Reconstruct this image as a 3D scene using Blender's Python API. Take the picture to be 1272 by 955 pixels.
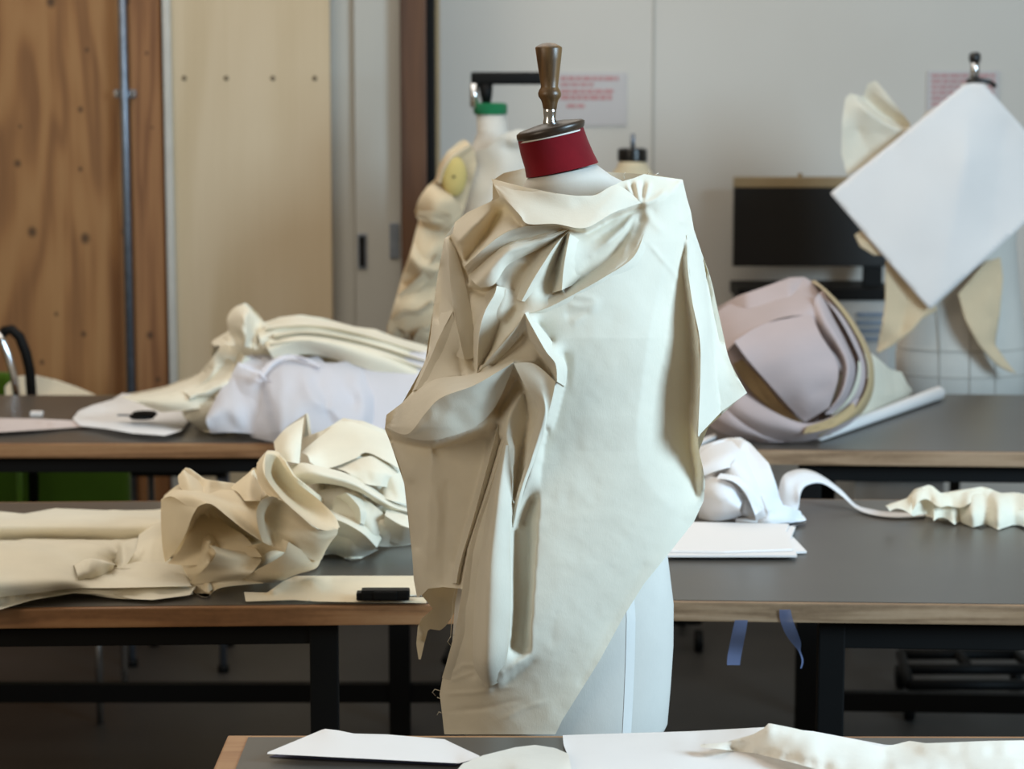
import bpy, bmesh, math, random
import numpy as np
from mathutils import Vector

for o in list(bpy.data.objects): bpy.data.objects.remove(o)
S = bpy.context.scene
COL = S.collection

# ------------------------------------------------------------------ camera
FPX, CX, CY, CAMH = 2950.0, 636.0, 477.5, 1.86
PITCH = math.atan(417.0 / FPX)
cd = bpy.data.cameras.new('camera'); cam = bpy.data.objects.new('camera', cd); COL.objects.link(cam)
cam.location = (0, 0, CAMH); cam.rotation_euler = (math.pi/2 - PITCH, 0, 0)
cd.sensor_width = 36.0; cd.lens = FPX / 1272.0 * 36.0; cd.clip_start = 0.05; cd.clip_end = 60
cd.dof.use_dof = True; cd.dof.focus_distance = 3.52; cd.dof.aperture_fstop = 5.6
S.camera = cam
# ------------------------------------------------------------------ world, lights, exposure
S.view_settings.view_transform = 'Standard'; S.view_settings.look = 'None'
S.view_settings.exposure = 0.0; S.view_settings.gamma = 1.0; S.view_settings.use_curve_mapping = False
w = bpy.data.worlds.new('world'); S.world = w; w.use_nodes = True
w.node_tree.nodes['Background'].inputs[0].default_value = (1.0, 0.83, 0.60, 1)
w.node_tree.nodes['Background'].inputs[1].default_value = 0.16
def area(name, loc, target, sx, sy, energy, col):
    l = bpy.data.lights.new(name, 'AREA'); l.shape = 'RECTANGLE'; l.size = sx; l.size_y = sy
    l.energy = energy; l.color = col
    o = bpy.data.objects.new(name, l); COL.objects.link(o); o.location = loc
    o.rotation_euler = (Vector(target) - Vector(loc)).to_track_quat('-Z', 'Y').to_euler()
    return o
area('window_daylight', (3.5, 1.9, 2.6), (0.0, 4.1, 1.2), 1.5, 1.7, 265, (0.58, 0.815, 1.0))
area('window_daylight_west', (-3.4, 0.8, 2.7), (-0.7, 4.6, 0.9), 2.4, 1.8, 58, (1.0, 0.87, 0.68))
area('ceiling_light', (-0.6, 5.4, 3.7), (-0.6, 5.4, 0), 3.0, 5.0, 85, (1.0, 0.94, 0.85))

# ------------------------------------------------------------------ geometry helpers
cp, sp_ = math.cos(PITCH), math.sin(PITCH)
def dirs(px, py):
    a = (np.asarray(px, float) - CX) / FPX; b = -(np.asarray(py, float) - CY) / FPX
    return a, cp + b*sp_, -sp_ + b*cp
def PN(px, py, Y):                       # world points at distance Y (arrays)
    a, dy, dz = dirs(px, py); t = Y / dy
    return np.stack([a*t, np.broadcast_to(Y, np.shape(t)) * np.ones_like(t), CAMH + dz*t], -1)
def P(px, py, Y): return tuple(float(v) for v in PN(px, py, Y))
def T(px, py, z):                        # point on the level z
    a, dy, dz = dirs(px, py); t = (z - CAMH) / dz
    return (float(a*t), float(dy*t), z)
def TY(px, py, z):
    a, dy, dz = dirs(px, py); dz = np.minimum(dz, -1e-3)
    return dy * (z - CAMH) / dz

def mesh(name, verts, faces, mat, parent=None, smooth=True):
    me = bpy.data.meshes.new(name)
    me.from_pydata([tuple(map(float, v)) for v in verts], [], [tuple(map(int, f)) for f in faces]); me.update()
    if smooth: me.polygons.foreach_set('use_smooth', [True]*len(me.polygons))
    if mat: me.materials.append(mat)
    o = bpy.data.objects.new(name, me); COL.objects.link(o)
    if parent: 
        o.parent = parent
        wl, p_ = Vector((0, 0, 0)), parent
        while p_: wl += p_.location; p_ = p_.parent
        o.location = -wl
    return o
def tag(o, label, cat, group=None):
    o['label'] = label; o['category'] = cat
    if group: o['group'] = group
    return o
def struct(o, label=None):
    o['kind'] = 'structure'
    if label: o['label'] = label
    return o
def thing(name, label, cat, loc, group=None):
    o = bpy.data.objects.new(name, None); COL.objects.link(o); o.location = loc; o.empty_display_size = .1
    return tag(o, label, cat, group)

class MB:
    def __init__(s): s.v = []; s.f = []
    def add(s, v, f):
        n = len(s.v); s.v += [tuple(map(float, q)) for q in v]; s.f += [tuple(n+int(i) for i in q) for q in f]; return s
    def box(s, x0, x1, y0, y1, z0, z1, b=0.0):
        if b <= 0:
            v = [(x,y,z) for x in (x0,x1) for y in (y0,y1) for z in (z0,z1)]
            return s.add(v, [(0,1,3,2),(4,6,7,5),(0,4,5,1),(2,3,7,6),(0,2,6,4),(1,5,7,3)])
        bm = bmesh.new(); bmesh.ops.create_cube(bm, size=1)
        for q in bm.verts: q.co = Vector(((x0+x1)/2+q.co.x*(x1-x0), (y0+y1)/2+q.co.y*(y1-y0), (z0+z1)/2+q.co.z*(z1-z0)))
        bmesh.ops.bevel(bm, geom=bm.edges[:], offset=b, segments=2, affect='EDGES', profile=.7)
        bm.verts.index_update()
        s.add([q.co[:] for q in bm.verts], [[q.index for q in f.verts] for f in bm.faces]); bm.free(); return s
    def tube(s, pts, r, n=10, caps=True):
        pts = [Vector(p) for p in pts]; rs = r if isinstance(r, (list, tuple)) else [r]*len(pts)
        rings = []; up = Vector((0.13, 0.21, 0.97))
        for i, p in enumerate(pts):
            t = (pts[min(i+1, len(pts)-1)] - pts[max(i-1, 0)]).normalized()
            a = t.cross(up); 
            if a.length < .05: a = t.cross(Vector((1, 0, 0)))
            a.normalize(); b = t.cross(a)
            rings.append([p + (a*math.cos(2*math.pi*k/n) + b*math.sin(2*math.pi*k/n))*rs[i] for k in range(n)])
        v = [q for ring in rings for q in ring]; f = []
        for i in range(len(pts)-1):
            for k in range(n): f.append((i*n+k, i*n+(k+1)%n, (i+1)*n+(k+1)%n, (i+1)*n+k))
        if caps: f += [tuple(range(n))[::-1], tuple((len(pts)-1)*n+k for k in range(n))]
        return s.add(v, f)
    def loft(s, rings, caps=True):
        n = len(rings[0]); v = [q for r in rings for q in r]; f = []
        for i in range(len(rings)-1):
            for k in range(n): f.append((i*n+k, i*n+(k+1)%n, (i+1)*n+(k+1)%n, (i+1)*n+k))
        if caps: f += [tuple(range(n))[::-1], tuple((len(rings)-1)*n+k for k in range(n))]
        return s.add(v, f)
    def build(s, name, mat, parent=None, smooth=False): 
        o = mesh(name, s.v, s.f, mat, parent, smooth); return o

def ell(c, rx, ry, n=40, tilt=0.0, tfw=0.0):
    """horizontal ellipse ring; tilt raises +x, tfw raises +y"""
    return [(c[0]+rx*math.cos(a)*math.cos(tilt), c[1]+ry*math.sin(a), c[2]+rx*math.cos(a)*math.sin(tilt)+ry*math.sin(a)*math.tan(tfw))
            for a in (2*math.pi*k/n for k in range(n))]

# --- relief cloth: depth solved between fold lines -------------------------------------------------
def smoothfield(a, k):
    for _ in range(k):
        p = np.pad(a, 1, mode='edge')
        a = (p[:-2,1:-1]+p[2:,1:-1]+p[1:-1,:-2]+p[1:-1,2:]+4*a)/8
    return a
def vnoise(shape, cell, wl, rng):
    ny, nx = shape; g = rng.standard_normal((int(ny*cell/wl)+4, int(nx*cell/wl)+4))
    y = np.arange(ny)*cell/wl; x = np.arange(nx)*cell/wl
    yi, xi = y.astype(int), x.astype(int); fy, fx = y-yi, x-xi
    fy = (fy*fy*(3-2*fy))[:, None]; fx = (fx*fx*(3-2*fx))[None]
    G = lambda a, b: g[np.ix_(yi+a, xi+b)]
    return (G(0,0)*(1-fx)+G(0,1)*fx)*(1-fy)+(G(1,0)*(1-fx)+G(1,1)*fx)*fy
def solve(x0, y0, nx, ny, cell, lines):
    pts = []
    for L in lines:
        L = np.array(L, float)
        if len(L) == 1: pts.append(L); continue
        for a, b in zip(L[:-1], L[1:]):
            n = max(2, int(np.hypot(*(b-a)[:2])/(cell*.5))+1)
            pts.append(a + (b-a)*np.linspace(0, 1, n)[:, None])
    pts = np.concatenate(pts)
    lev = 0
    while min(nx, ny) / 2**(lev+1) > 8: lev += 1
    F = None
    for l in range(lev, -1, -1):
        c = cell*2**l; mx, my = int(math.ceil((nx-1)/2**l))+1, int(math.ceil((ny-1)/2**l))+1
        ix = np.clip(np.rint((pts[:,0]-x0)/c).astype(int), 0, mx-1); iy = np.clip(np.rint((pts[:,1]-y0)/c).astype(int), 0, my-1)
        s = np.zeros((my, mx)); n = np.zeros((my, mx)); np.add.at(s, (iy, ix), pts[:,2]); np.add.at(n, (iy, ix), 1)
        m = n > 0; fix = np.where(m, s/np.maximum(n, 1), 0)
        if F is None: F = np.full((my, mx), pts[:,2].mean())
        else:
            yy = np.clip(np.arange(my)/2, 0, F.shape[0]-1.001); xx = np.clip(np.arange(mx)/2, 0, F.shape[1]-1.001)
            yi, xi = yy.astype(int), xx.astype(int); fy = (yy-yi)[:,None]; fx = (xx-xi)[None]
            G = lambda a, b: F[np.ix_(yi+a, xi+b)]
            F = (G(0,0)*(1-fx)+G(0,1)*fx)*(1-fy)+(G(1,0)*(1-fx)+G(1,1)*fx)*fy
        F = np.where(m, fix, F)
        for _ in range(150 if l >= 2 else 50):
            p = np.pad(F, 1, mode='edge')
            F = np.where(m, fix, (p[:-2,1:-1]+p[2:,1:-1]+p[1:-1,:-2]+p[1:-1,2:])/4)
    return F[:ny, :nx]
def inside(poly, X, Y):
    poly = np.array(poly, float); r = np.zeros(X.shape, bool); n = len(poly)
    for i in range(n):
        xa, ya = poly[i]; xb, yb = poly[(i+1) % n]
        if ya == yb: continue
        c = ((ya > Y) != (yb > Y)) & (X < (xb-xa)*(Y-ya)/(yb-ya)+xa); r ^= c
    return r
def segdist(X, Y, a, b):
    d = np.array(b[:2], float)-np.array(a[:2], float); L2 = max(d@d, 1e-9)
    t = np.clip(((X-a[0])*d[0]+(Y-a[1])*d[1])/L2, 0, 1)
    return np.hypot(X-a[0]-t*d[0], Y-a[1]-t*d[1]), t
def relief(name, poly, base, lines, mat, cell=3.0, blur=2, strokes=(), noise=((60, .25), (22, .08)), seed=1,
           parent=None, ztab=None, skirt=None, label=None, cat=None, group=None, off=.002, hook=None):
    poly = np.array(poly, float); rng = np.random.default_rng(seed)
    x0, y0 = poly.min(0)-cell*2; x1, y1 = poly.max(0)+cell*2
    nx, ny = int((x1-x0)/cell)+2, int((y1-y0)/cell)+2
    X, Y = np.meshgrid(x0+np.arange(nx)*cell, y0+np.arange(ny)*cell)
    H = solve(x0, y0, nx, ny, cell, lines) if lines else np.zeros((ny, nx))
    H = smoothfield(H, blur)
    for st in strokes:                    # (points, height, width)
        pts, h, wd = st
        best = np.full(X.shape, 1e9); tt = np.zeros(X.shape); m = len(pts)-1
        for i in range(m):
            d, t = segdist(X, Y, pts[i], pts[i+1]); k = d < best; best[k] = d[k]; tt[k] = ((i+t)/m)[k]
        H += h*np.exp(-(best/wd)**2)*np.clip(np.minimum(tt, 1-tt)*5+.12, 0, 1)
    for wl, am in noise: H += am*vnoise(X.shape, cell, wl, rng)
    cc = inside(poly, X[:-1,:-1]+cell/2, Y[:-1,:-1]+cell/2)
    cnt = np.zeros(X.shape, int)
    for dy in (0, 1):
        for dx in (0, 1): cnt[dy:dy+ny-1, dx:dx+nx-1] += cc
    px, py = X.copy(), Y.copy()
    bd = (cnt > 0) & (cnt < 4)
    bx, by = X[bd], Y[bd]; best = np.full(bx.shape, 1e9); qx, qy = bx.copy(), by.copy()
    for i in range(len(poly)):
        a, b = poly[i], poly[(i+1) % len(poly)]; d = b-a; L2 = max(d@d, 1e-9)
        t = np.clip(((bx-a[0])*d[0]+(by-a[1])*d[1])/L2, 0, 1); ex, ey = a[0]+t*d[0], a[1]+t*d[1]
        r = np.hypot(bx-ex, by-ey); k = (r < best) & (r < cell*1.6); best[k] = r[k]; qx[k] = ex[k]; qy[k] = ey[k]
    px[bd], py[bd] = qx, qy
    D = base(px, py) - H/100
    if ztab is not None: D = np.minimum(D, TY(px, py, ztab+off))
    V = PN(px, py, D)
    if hook: V = hook(V, px, py)
    idx = -np.ones(X.shape, int); us = cnt > 0; idx[us] = np.arange(us.sum())
    verts = V[us]; j, i = np.nonzero(cc)
    faces = np.stack([idx[j, i], idx[j+1, i], idx[j+1, i+1], idx[j, i+1]], -1)
    verts = verts.tolist(); faces = faces.tolist()
    if skirt:                              # back of the mound, falling to the table behind
        prev = None; NS = 6
        for i in range(0, nx):
            js = np.nonzero(us[:, i])[0]
            if len(js) == 0: prev = None; continue
            p = V[js[0], i]; row = [idx[js[0], i]]
            hh = p[2]-ztab
            for k in range(1, NS+1):
                a = k/NS*math.pi/2; row.append(len(verts))
                verts.append([p[0], p[1]+skirt*math.sin(a)*min(1, hh/.08+.1), ztab+.003+max(hh-.003, 0)*math.cos(a)])
            if prev:
                for k in range(NS): faces.append([prev[k], row[k], row[k+1], prev[k+1]])
            prev = row
    o = mesh(name, verts, faces, mat, parent)
    if label: tag(o, label, cat, group)
    return o
def mound(poly, D, ztab, hmax=None, e=2.0):
    P_ = np.array(poly, float); xs = np.arange(P_[:,0].min(), P_[:,0].max()+1, 1.0); yt = np.full(xs.shape, 1e9); yb = -yt
    for i in range(len(P_)):
        a, b = P_[i], P_[(i+1) % len(P_)]
        if a[0] > b[0]: a, b = b, a
        if b[0]-a[0] < 1e-6: continue
        k = (xs >= a[0]) & (xs <= b[0]); y = a[1]+(b[1]-a[1])*(xs[k]-a[0])/(b[0]-a[0])
        yt[k] = np.minimum(yt[k], y); yb[k] = np.maximum(yb[k], y)
    ok = yb > -1e8; yt = np.interp(xs, xs[ok], yt[ok]); yb = np.interp(xs, xs[ok], yb[ok])
    kk = np.ones(9)/9; yb = np.convolve(np.pad(yb, 4, mode='edge'), kk, 'valid'); hm = hmax or (yb-yt).max()
    def f(px, py):
        b = np.interp(px, xs, yb); t = np.interp(px, xs, yt)
        s = np.clip((b-py)/np.maximum(hm, 4), 0, 1)
        return TY(px, b, ztab) + D*(1-(1-s**e)**(1/e))
    return f
def crs(A, n):
    """Catmull-Rom resample of a polyline of any dimension to n points"""
    A = np.array(A, float); m = len(A)
    if m == 2: return A[0]+(A[1]-A[0])*np.linspace(0, 1, n)[:, None]
    d = np.r_[0, np.cumsum(np.maximum(np.linalg.norm(np.diff(A.reshape(m, -1), axis=0), axis=1), 1e-6))]; out = []
    for t in np.linspace(0, d[-1], n):
        i = min(max(int(np.searchsorted(d, t, 'right'))-1, 0), m-2); u = (t-d[i])/(d[i+1]-d[i])
        p0, p1, p2, p3 = A[max(i-1, 0)], A[i], A[i+1], A[min(i+2, m-1)]
        out.append(.5*((2*p1)+(p2-p0)*u+(2*p0-5*p1+4*p2-p3)*u*u+(3*p1-p0-3*p2+p3)*u**3))
    return np.array(out)
def patches(o, plist, Y0, ztab, nu=28, nv=16, wr=.0, seed=3, th=.0016):
    """hand laid cloth sheets added to a pile: each a net of (px, py, cm in front of Y0)"""
    rng = np.random.default_rng(seed); V = [v.co[:] for v in o.data.vertices]; F = [tuple(p.vertices) for p in o.data.polygons]
    for rails in plist:
        R_ = np.array([crs(r, nu) for r in rails]); G = np.array([crs(R_[:, k], nv) for k in range(nu)])
        H = G[..., 2] + wr*vnoise(G.shape[:2], 1, 5, rng)
        D = np.minimum((Y0(G[..., 0], G[..., 1]) if callable(Y0) else Y0)-H/100, TY(G[..., 0], G[..., 1], ztab+.003)); Q = PN(G[..., 0], G[..., 1], D)
        for dy in (0.0, th):                                     # two skins a cloth's thickness apart
            n = len(V); V += [(a, b+dy, c) for a, b, c in Q.reshape(-1, 3)]
            F += [(n+i*nv+j, n+i*nv+j+1, n+(i+1)*nv+j+1, n+(i+1)*nv+j) for i in range(nu-1) for j in range(nv-1)]
    m = o.data.materials[0]; me = bpy.data.meshes.new(o.name)
    me.from_pydata([tuple(map(float, v)) for v in V], [], F); me.polygons.foreach_set('use_smooth', [True]*len(F)); me.materials.append(m); o.data = me
def ridge(l, c, r): return [[l, c], [c, r]]
def flat(ztab): return lambda px, py: TY(px, py, ztab)
def crumple(poly, n, hlo, hhi, seed, ln=(30, 90), ang=(0, math.pi), gap=10):
    """random ridge / valley pairs across an outline"""
    rng = random.Random(seed); P_ = np.array(poly); x0, y0 = P_.min(0); x1, y1 = P_.max(0); out = []
    k = 0
    while len(out) < 2*n and k < 4000:
        k += 1; x, y = rng.uniform(x0, x1), rng.uniform(y0, y1)
        if not inside(poly, np.array([x]), np.array([y]))[0]: continue
        a = rng.uniform(*ang); L = rng.uniform(*ln); bend = rng.uniform(-.5, .5)
        r, v = [], []; hr = rng.uniform(.5, 1)*hhi; hv = rng.uniform(.3, 1)*hlo; sd = rng.choice((-1, 1))
        for q in range(5):
            t = q/4-.5; aa = a+bend*t
            cx_, cy_ = x+math.cos(aa)*L*t, y+math.sin(aa)*L*t
            f = 1-abs(t)*1.2
            r.append((cx_, cy_, hr*f)); v.append((cx_-math.sin(aa)*gap*sd, cy_+math.cos(aa)*gap*sd, hv*f))
        out += [r, v]
    return out

# ------------------------------------------------------------------ materials
class NT:
    def __init__(s, name):
        s.m = bpy.data.materials.new(name); s.m.use_nodes = True; s.t = s.m.node_tree
        s.b = s.t.nodes['Principled BSDF']; s.out = s.t.nodes['Material Output']
    def n(s, typ, **kw):
        q = s.t.nodes.new(typ)
        for k, v in kw.items():
            if k.startswith('i_'): q.inputs[k[2:].replace('_', ' ')].default_value = v
            else: setattr(q, k, v)
        return q
    def l(s, a, b): s.t.links.new(a, b)
    def coord(s, scale=(1,1,1)):
        tc = s.n('ShaderNodeTexCoord'); mp = s.n('ShaderNodeMapping'); mp.inputs['Scale'].default_value = scale
        s.l(tc.outputs['Object'], mp.inputs['Vector']); return mp.outputs['Vector']
    def noise(s, vec, scale, detail=3, rough=.5, dist=0):
        q = s.n('ShaderNodeTexNoise'); q.inputs['Scale'].default_value = scale; q.inputs['Detail'].default_value = detail
        q.inputs['Roughness'].default_value = rough; q.inputs['Distortion'].default_value = dist
        s.l(vec, q.inputs['Vector']); return q.outputs['Fac']
    def ramp(s, fac, *stops):
        q = s.n('ShaderNodeValToRGB'); e = q.color_ramp.elements
        while len(e) < len(stops): e.new(.5)
        for el, (p, c) in zip(e, stops): el.position = p; el.color = (*c, 1)
        s.l(fac, q.inputs['Fac']); return q.outputs['Color']
    def math(s, op, a, b=None):
        q = s.n('ShaderNodeMath'); q.operation = op
        for i, v in enumerate((a, b)):
            if v is None: continue
            if isinstance(v, (int, float)): q.inputs[i].default_value = v
            else: s.l(v, q.inputs[i])
        return q.outputs[0]
    def bump(s, h, strength, dist=.002):
        q = s.n('ShaderNodeBump'); q.inputs['Strength'].default_value = strength; q.inputs['Distance'].default_value = dist
        s.l(h, q.inputs['Height']); s.l(q.outputs['Normal'], s.b.inputs['Normal']); return q
def srgb(r, g, b):
    f = lambda c: (c/255/12.92) if c <= 10 else ((c/255+.055)/1.055)**2.4
    return (f(r), f(g), f(b))
def plain(name, c, rough=.6, metal=0.0, var=.06, scale=14, spec=.5):
    t = NT(name); v = t.coord(); f = t.noise(v, scale, 4)
    lo = tuple(x*(1-var) for x in c); hi = tuple(min(1, x*(1+var)) for x in c)
    t.l(t.ramp(f, (.3, lo), (.7, hi)), t.b.inputs['Base Color'])
    t.b.inputs['Roughness'].default_value = rough; t.b.inputs['Metallic'].default_value = metal
    t.b.inputs['Specular IOR Level'].default_value = spec
    return t.m
def fabric(name, c, trans=.18, bump=.25, var=.05, weave=True, alpha=1.0, tcol=None):
    t = NT(name); v = t.coord(); f = t.noise(v, 9, 4, .6)
    lo = tuple(x*(1-var) for x in c); hi = tuple(min(1, x*(1+var)) for x in c)
    colr = t.ramp(f, (.3, lo), (.7, hi)); t.l(colr, t.b.inputs['Base Color'])
    t.b.inputs['Roughness'].default_value = .92; t.b.inputs['Specular IOR Level'].default_value = .15
    t.b.inputs['Sheen Weight'].default_value = .12; t.b.inputs['Sheen Roughness'].default_value = .5
    h = t.noise(v, 70, 5, .65, .4)
    if weave:
        h2 = t.noise(t.coord((700, 700, 120)), 1, 2); h = t.math('ADD', h, t.math('MULTIPLY', h2, .35))
    t.bump(h, bump*.6, .003)
    if trans > 0:
        tr = t.n('ShaderNodeBsdfTranslucent'); tr.inputs['Color'].default_value = (*(tcol or c), 1)
        mx = t.n('ShaderNodeMixShader'); mx.inputs[0].default_value = trans
        t.l(t.b.outputs[0], mx.inputs[1]); t.l(tr.outputs[0], mx.inputs[2]); last = mx.outputs[0]
        if alpha < 1:
            tp = t.n('ShaderNodeBsdfTransparent'); m2 = t.n('ShaderNodeMixShader'); m2.inputs[0].default_value = alpha
            t.l(tp.outputs[0], m2.inputs[1]); t.l(last, m2.inputs[2]); last = m2.outputs[0]
        t.l(last, t.out.inputs['Surface'])
    return t.m
M = {}
M['muslin'] = fabric('muslin', srgb(230, 224, 208), .16, tcol=srgb(228, 190, 125))
M['muslin_beige'] = fabric('muslin_beige', srgb(236, 222, 194), .15)
M['muslin_light'] = fabric('muslin_light', srgb(235, 228, 209), .15)
M['muslin_tan'] = fabric('muslin_tan', srgb(216, 196, 164), .12)
M['linen_tape'] = fabric('linen_tape', srgb(220, 219, 215), 0, bump=.1)
M['white_cloth'] = fabric('white_cloth', srgb(238, 238, 240), .15, var=.02)
M['toile'] = fabric('toile', srgb(220, 216, 206), .12)
M['thin_cloth'] = fabric('thin_cloth', srgb(238, 233, 222), .2)
M['tulle'] = fabric('tulle', srgb(240, 239, 244), .4, bump=.12, var=.02, weave=False, alpha=.8)
M['mauve'] = fabric('mauve', srgb(188, 172, 171), .1, var=.03)
M['lining'] = fabric('lining', srgb(190, 165, 125), .1)
M['linen_form'] = fabric('linen_form', srgb(206, 202, 194), 0, bump=.2, var=.04)
M['linen_beige'] = fabric('linen_beige', srgb(205, 190, 160), 0, bump=.12)
M['red'] = fabric('red_neckband', srgb(108, 13, 24), 0, bump=.15, var=.25)
M['green_band'] = fabric('green_band', srgb(30, 110, 70), 0)
M['yellow_pad'] = fabric('yellow_pad', srgb(196, 176, 112), 0)
M['green_seat'] = fabric('green_seat', srgb(66, 98, 24), 0)
M['paper'] = fabric('paper', srgb(236, 231, 228), .08, bump=.03, var=.012, weave=False)
M['pink_paper'] = fabric('pink_paper', srgb(204, 190, 186), .05, bump=.03, weave=False)
M['navy'] = plain('navy', srgb(28, 32, 70), .7)
M['black'] = plain('black_metal', srgb(8, 8, 8), .6, 0, .1, spec=.2)
M['black_gloss'] = plain('black_gloss', srgb(18, 16, 15), .3)
M['chrome'] = plain('chrome', (.75, .76, .78), .12, 1.0, .02)
M['steel'] = plain('galvanised', srgb(128, 136, 148), .42, .8, .15, 30)
M['alu'] = plain('aluminium_strip', srgb(190, 190, 186), .45, .3)
M['laminate'] = plain('laminate', srgb(80, 76, 71), .34, 0, .06, 5)
M['white_panel'] = plain('white_panel', srgb(176, 174, 167), .6, 0, .03, 2)
M['grey_box'] = plain('grey_plastic', srgb(170, 170, 168), .5)
M['tan_strip'] = plain('tan_strip', srgb(150, 130, 96), .5)
M['cap_wood'] = plain('dark_wood_cap', srgb(52, 40, 30), .35, 0, .3, 30)
M['screw'] = plain('screw', srgb(110, 96, 76), .5, .3)
M['guide'] = plain('guide_thread', srgb(168, 164, 156), .8)
M['tape'] = fabric('blue_tape', srgb(112, 124, 160), .35, bump=.05, weave=False, alpha=.75)
M['red_ink'] = plain('red_ink', srgb(188, 140, 140), .8)
M['poster'] = plain('poster_paper', srgb(194, 190, 190), .8, 0, .02)
def wood(name, c1, c2, c3, sc=(2.2, 2.2, .35), k=9.0, rough=.55, knots=(), kr=.03, bump=.1):
    t = NT(name); v = t.coord(sc); n1 = t.noise(v, 1.6, 3, .5, .35)
    s = t.math('SINE', t.math('MULTIPLY', n1, k*6.28)); s = t.math('MULTIPLY_ADD', s, .5); 
    s.node.inputs[2].default_value = .5
    fine = t.noise(t.coord((sc[0]*60, sc[1]*60, sc[2]*8)), 1, 4, .6)
    mixv = t.math('ADD', t.math('MULTIPLY', s, .55), t.math('MULTIPLY', fine, .45))
    colr = t.ramp(mixv, (.1, c1), (.5, c2), (.9, c3))
    if knots:
        tc = t.n('ShaderNodeTexCoord'); acc = None
        for (x, z, kk) in knots:
            d = t.n('ShaderNodeVectorMath'); d.operation = 'MULTIPLY'; d.inputs[1].default_value = (1, 0, .8)
            t.l(tc.outputs['Object'], d.inputs[0])
            e = t.n('ShaderNodeVectorMath'); e.operation = 'DISTANCE'; e.inputs[1].default_value = (x, 0, z*.8)
            t.l(d.outputs[0], e.inputs[0]); ev = t.math('DIVIDE', e.outputs['Value'], kk); acc = ev if acc is None else t.math('MINIMUM', acc, ev)
        g = t.math('ADD', acc, t.math('MULTIPLY', t.math('SUBTRACT', fine, .5), kr*.4))
        fac = t.n('ShaderNodeMapRange'); fac.inputs[1].default_value = kr*.3; fac.inputs[2].default_value = kr
        fac.inputs[3].default_value = .85; fac.inputs[4].default_value = 0; t.l(g, fac.inputs[0])
        mx = t.n('ShaderNodeMix'); mx.data_type = 'RGBA'; t.l(fac.outputs[0], mx.inputs[0]); t.l(colr, mx.inputs[6])
        mx.inputs[7].default_value = (*tuple(q*.18 for q in c1), 1); colr = mx.outputs[2]
    t.l(colr, t.b.inputs['Base Color']); t.b.inputs['Roughness'].default_value = rough
    t.bump(mixv, bump, .002); return t.m
YP = 7.6
kn = [(P(x, y, YP)[0], P(x, y, YP)[2], r) for x, y, r in ((40,288,1),(106,296,1),(155,288,.8),(184,66,.5),(188,415,1),(63,2,1),(104,415,.55),(100,136,.55),(22,203,.7),(52,450,.5),(108,62,.4),(191,158,.4),(160,2,.8),(198,470,.7),(100,210,.45),(70,390,.45),(25,157,.35))]
M['plywood'] = wood('plywood', srgb(116, 76, 42), srgb(146, 102, 60), srgb(160, 118, 74), (1.9, 1.9, .36), 8, knots=kn, kr=.02)
M['stud'] = wood('stud', srgb(110, 70, 40), srgb(136, 92, 56), srgb(152, 108, 68), (9, 9, .5), 3, knots=kn, kr=.014)
M['birch'] = wood('birch', srgb(188, 168, 136), srgb(196, 177, 147), srgb(202, 184, 156), (1.6, 1.6, .3), 4, bump=.02)
M['post'] = wood('post_wood', srgb(62, 38, 22), srgb(84, 54, 34), srgb(96, 64, 40), (9, 9, .5), 3)
M['edge'] = wood('table_edge', srgb(118, 82, 52), srgb(148, 106, 70), srgb(164, 124, 86), (.7, 9, 14), 4)
M['edge_grey'] = wood('table_edge_worn', srgb(118, 92, 68), srgb(150, 122, 94), srgb(168, 140, 112), (.7, 9, 14), 4)
M['handle'] = wood('handle_wood', srgb(58, 40, 22), srgb(94, 68, 40), srgb(118, 88, 54), (40, 40, 5), 2, .35)
t = NT('wall_paint'); v = t.coord(); f = t.noise(v, 1.2, 3)
t.l(t.ramp(f, (.3, srgb(200, 195, 187)), (.7, srgb(206, 202, 195))), t.b.inputs['Base Color']); t.b.inputs['Roughness'].default_value = .75
t.bump(t.noise(v, 160, 3), .08, .001); M['wall'] = t.m
t = NT('floor_vinyl'); v = t.coord(); f = t.noise(v, 2.5, 5, .6)
t.l(t.ramp(f, (.3, srgb(50, 48, 45)), (.7, srgb(62, 59, 56))), t.b.inputs['Base Color']); t.b.inputs['Roughness'].default_value = .5; M['floor'] = t.m

# ------------------------------------------------------------------ setting
ZT = .915
struct(mesh('floor', [(-5,-1,0),(5,-1,0),(5,8.6,0),(-5,8.6,0)], [(0,1,2,3)], M['floor']), 'dark grey vinyl floor')
def slab(name, xa, xb, y, th, mat, z0=0, z1=3.2, parent=None, yref=200):
    X0, X1 = P(xa, yref, y)[0], P(xb, yref, y)[0]
    return MB().box(X0, X1, y, y+th, z0, z1, .004).build(name, mat, parent)
WB = 8.1
wb = MB().box(P(545,200,WB)[0], 4.2, WB, WB+.12, 0, 3.2).build('wall_back', M['wall']); struct(wb, 'pale grey painted wall behind the dress forms')
xs_ = P(811, 200, WB)[0]
MB().box(xs_-.004, xs_+.004, WB-.004, WB+.01, 0, 3.2).build('joint_strip', M['white_panel'], wb)
pw = struct(slab('wall_left', -1400, 205, YP, .05, M['plywood']), 'knotty brown plywood wall')
slab('stud', 163, 203, YP-.03, .03, M['stud'], parent=pw)
struct(slab('trim_1', 205, 214, YP-.05, .08, M['alu']), 'pale metal edge strip beside the birch panel')
d1 = struct(slab('door_1', 214, 411, YP-.02, .05, M['birch']), 'pale birch plywood sliding door')
for x in (229, 281, 339, 391):
    c = P(x, 97, YP-.02)
    MB().loft([[(c[0]+r*math.cos(a), c[1]-dy, c[2]+r*math.sin(a)) for a in [2*math.pi*k/12 for k in range(12)]] for r, dy in ((.008,-.002),(.008,.002),(.005,.003))]).build('screw', M['screw'], d1)
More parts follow.
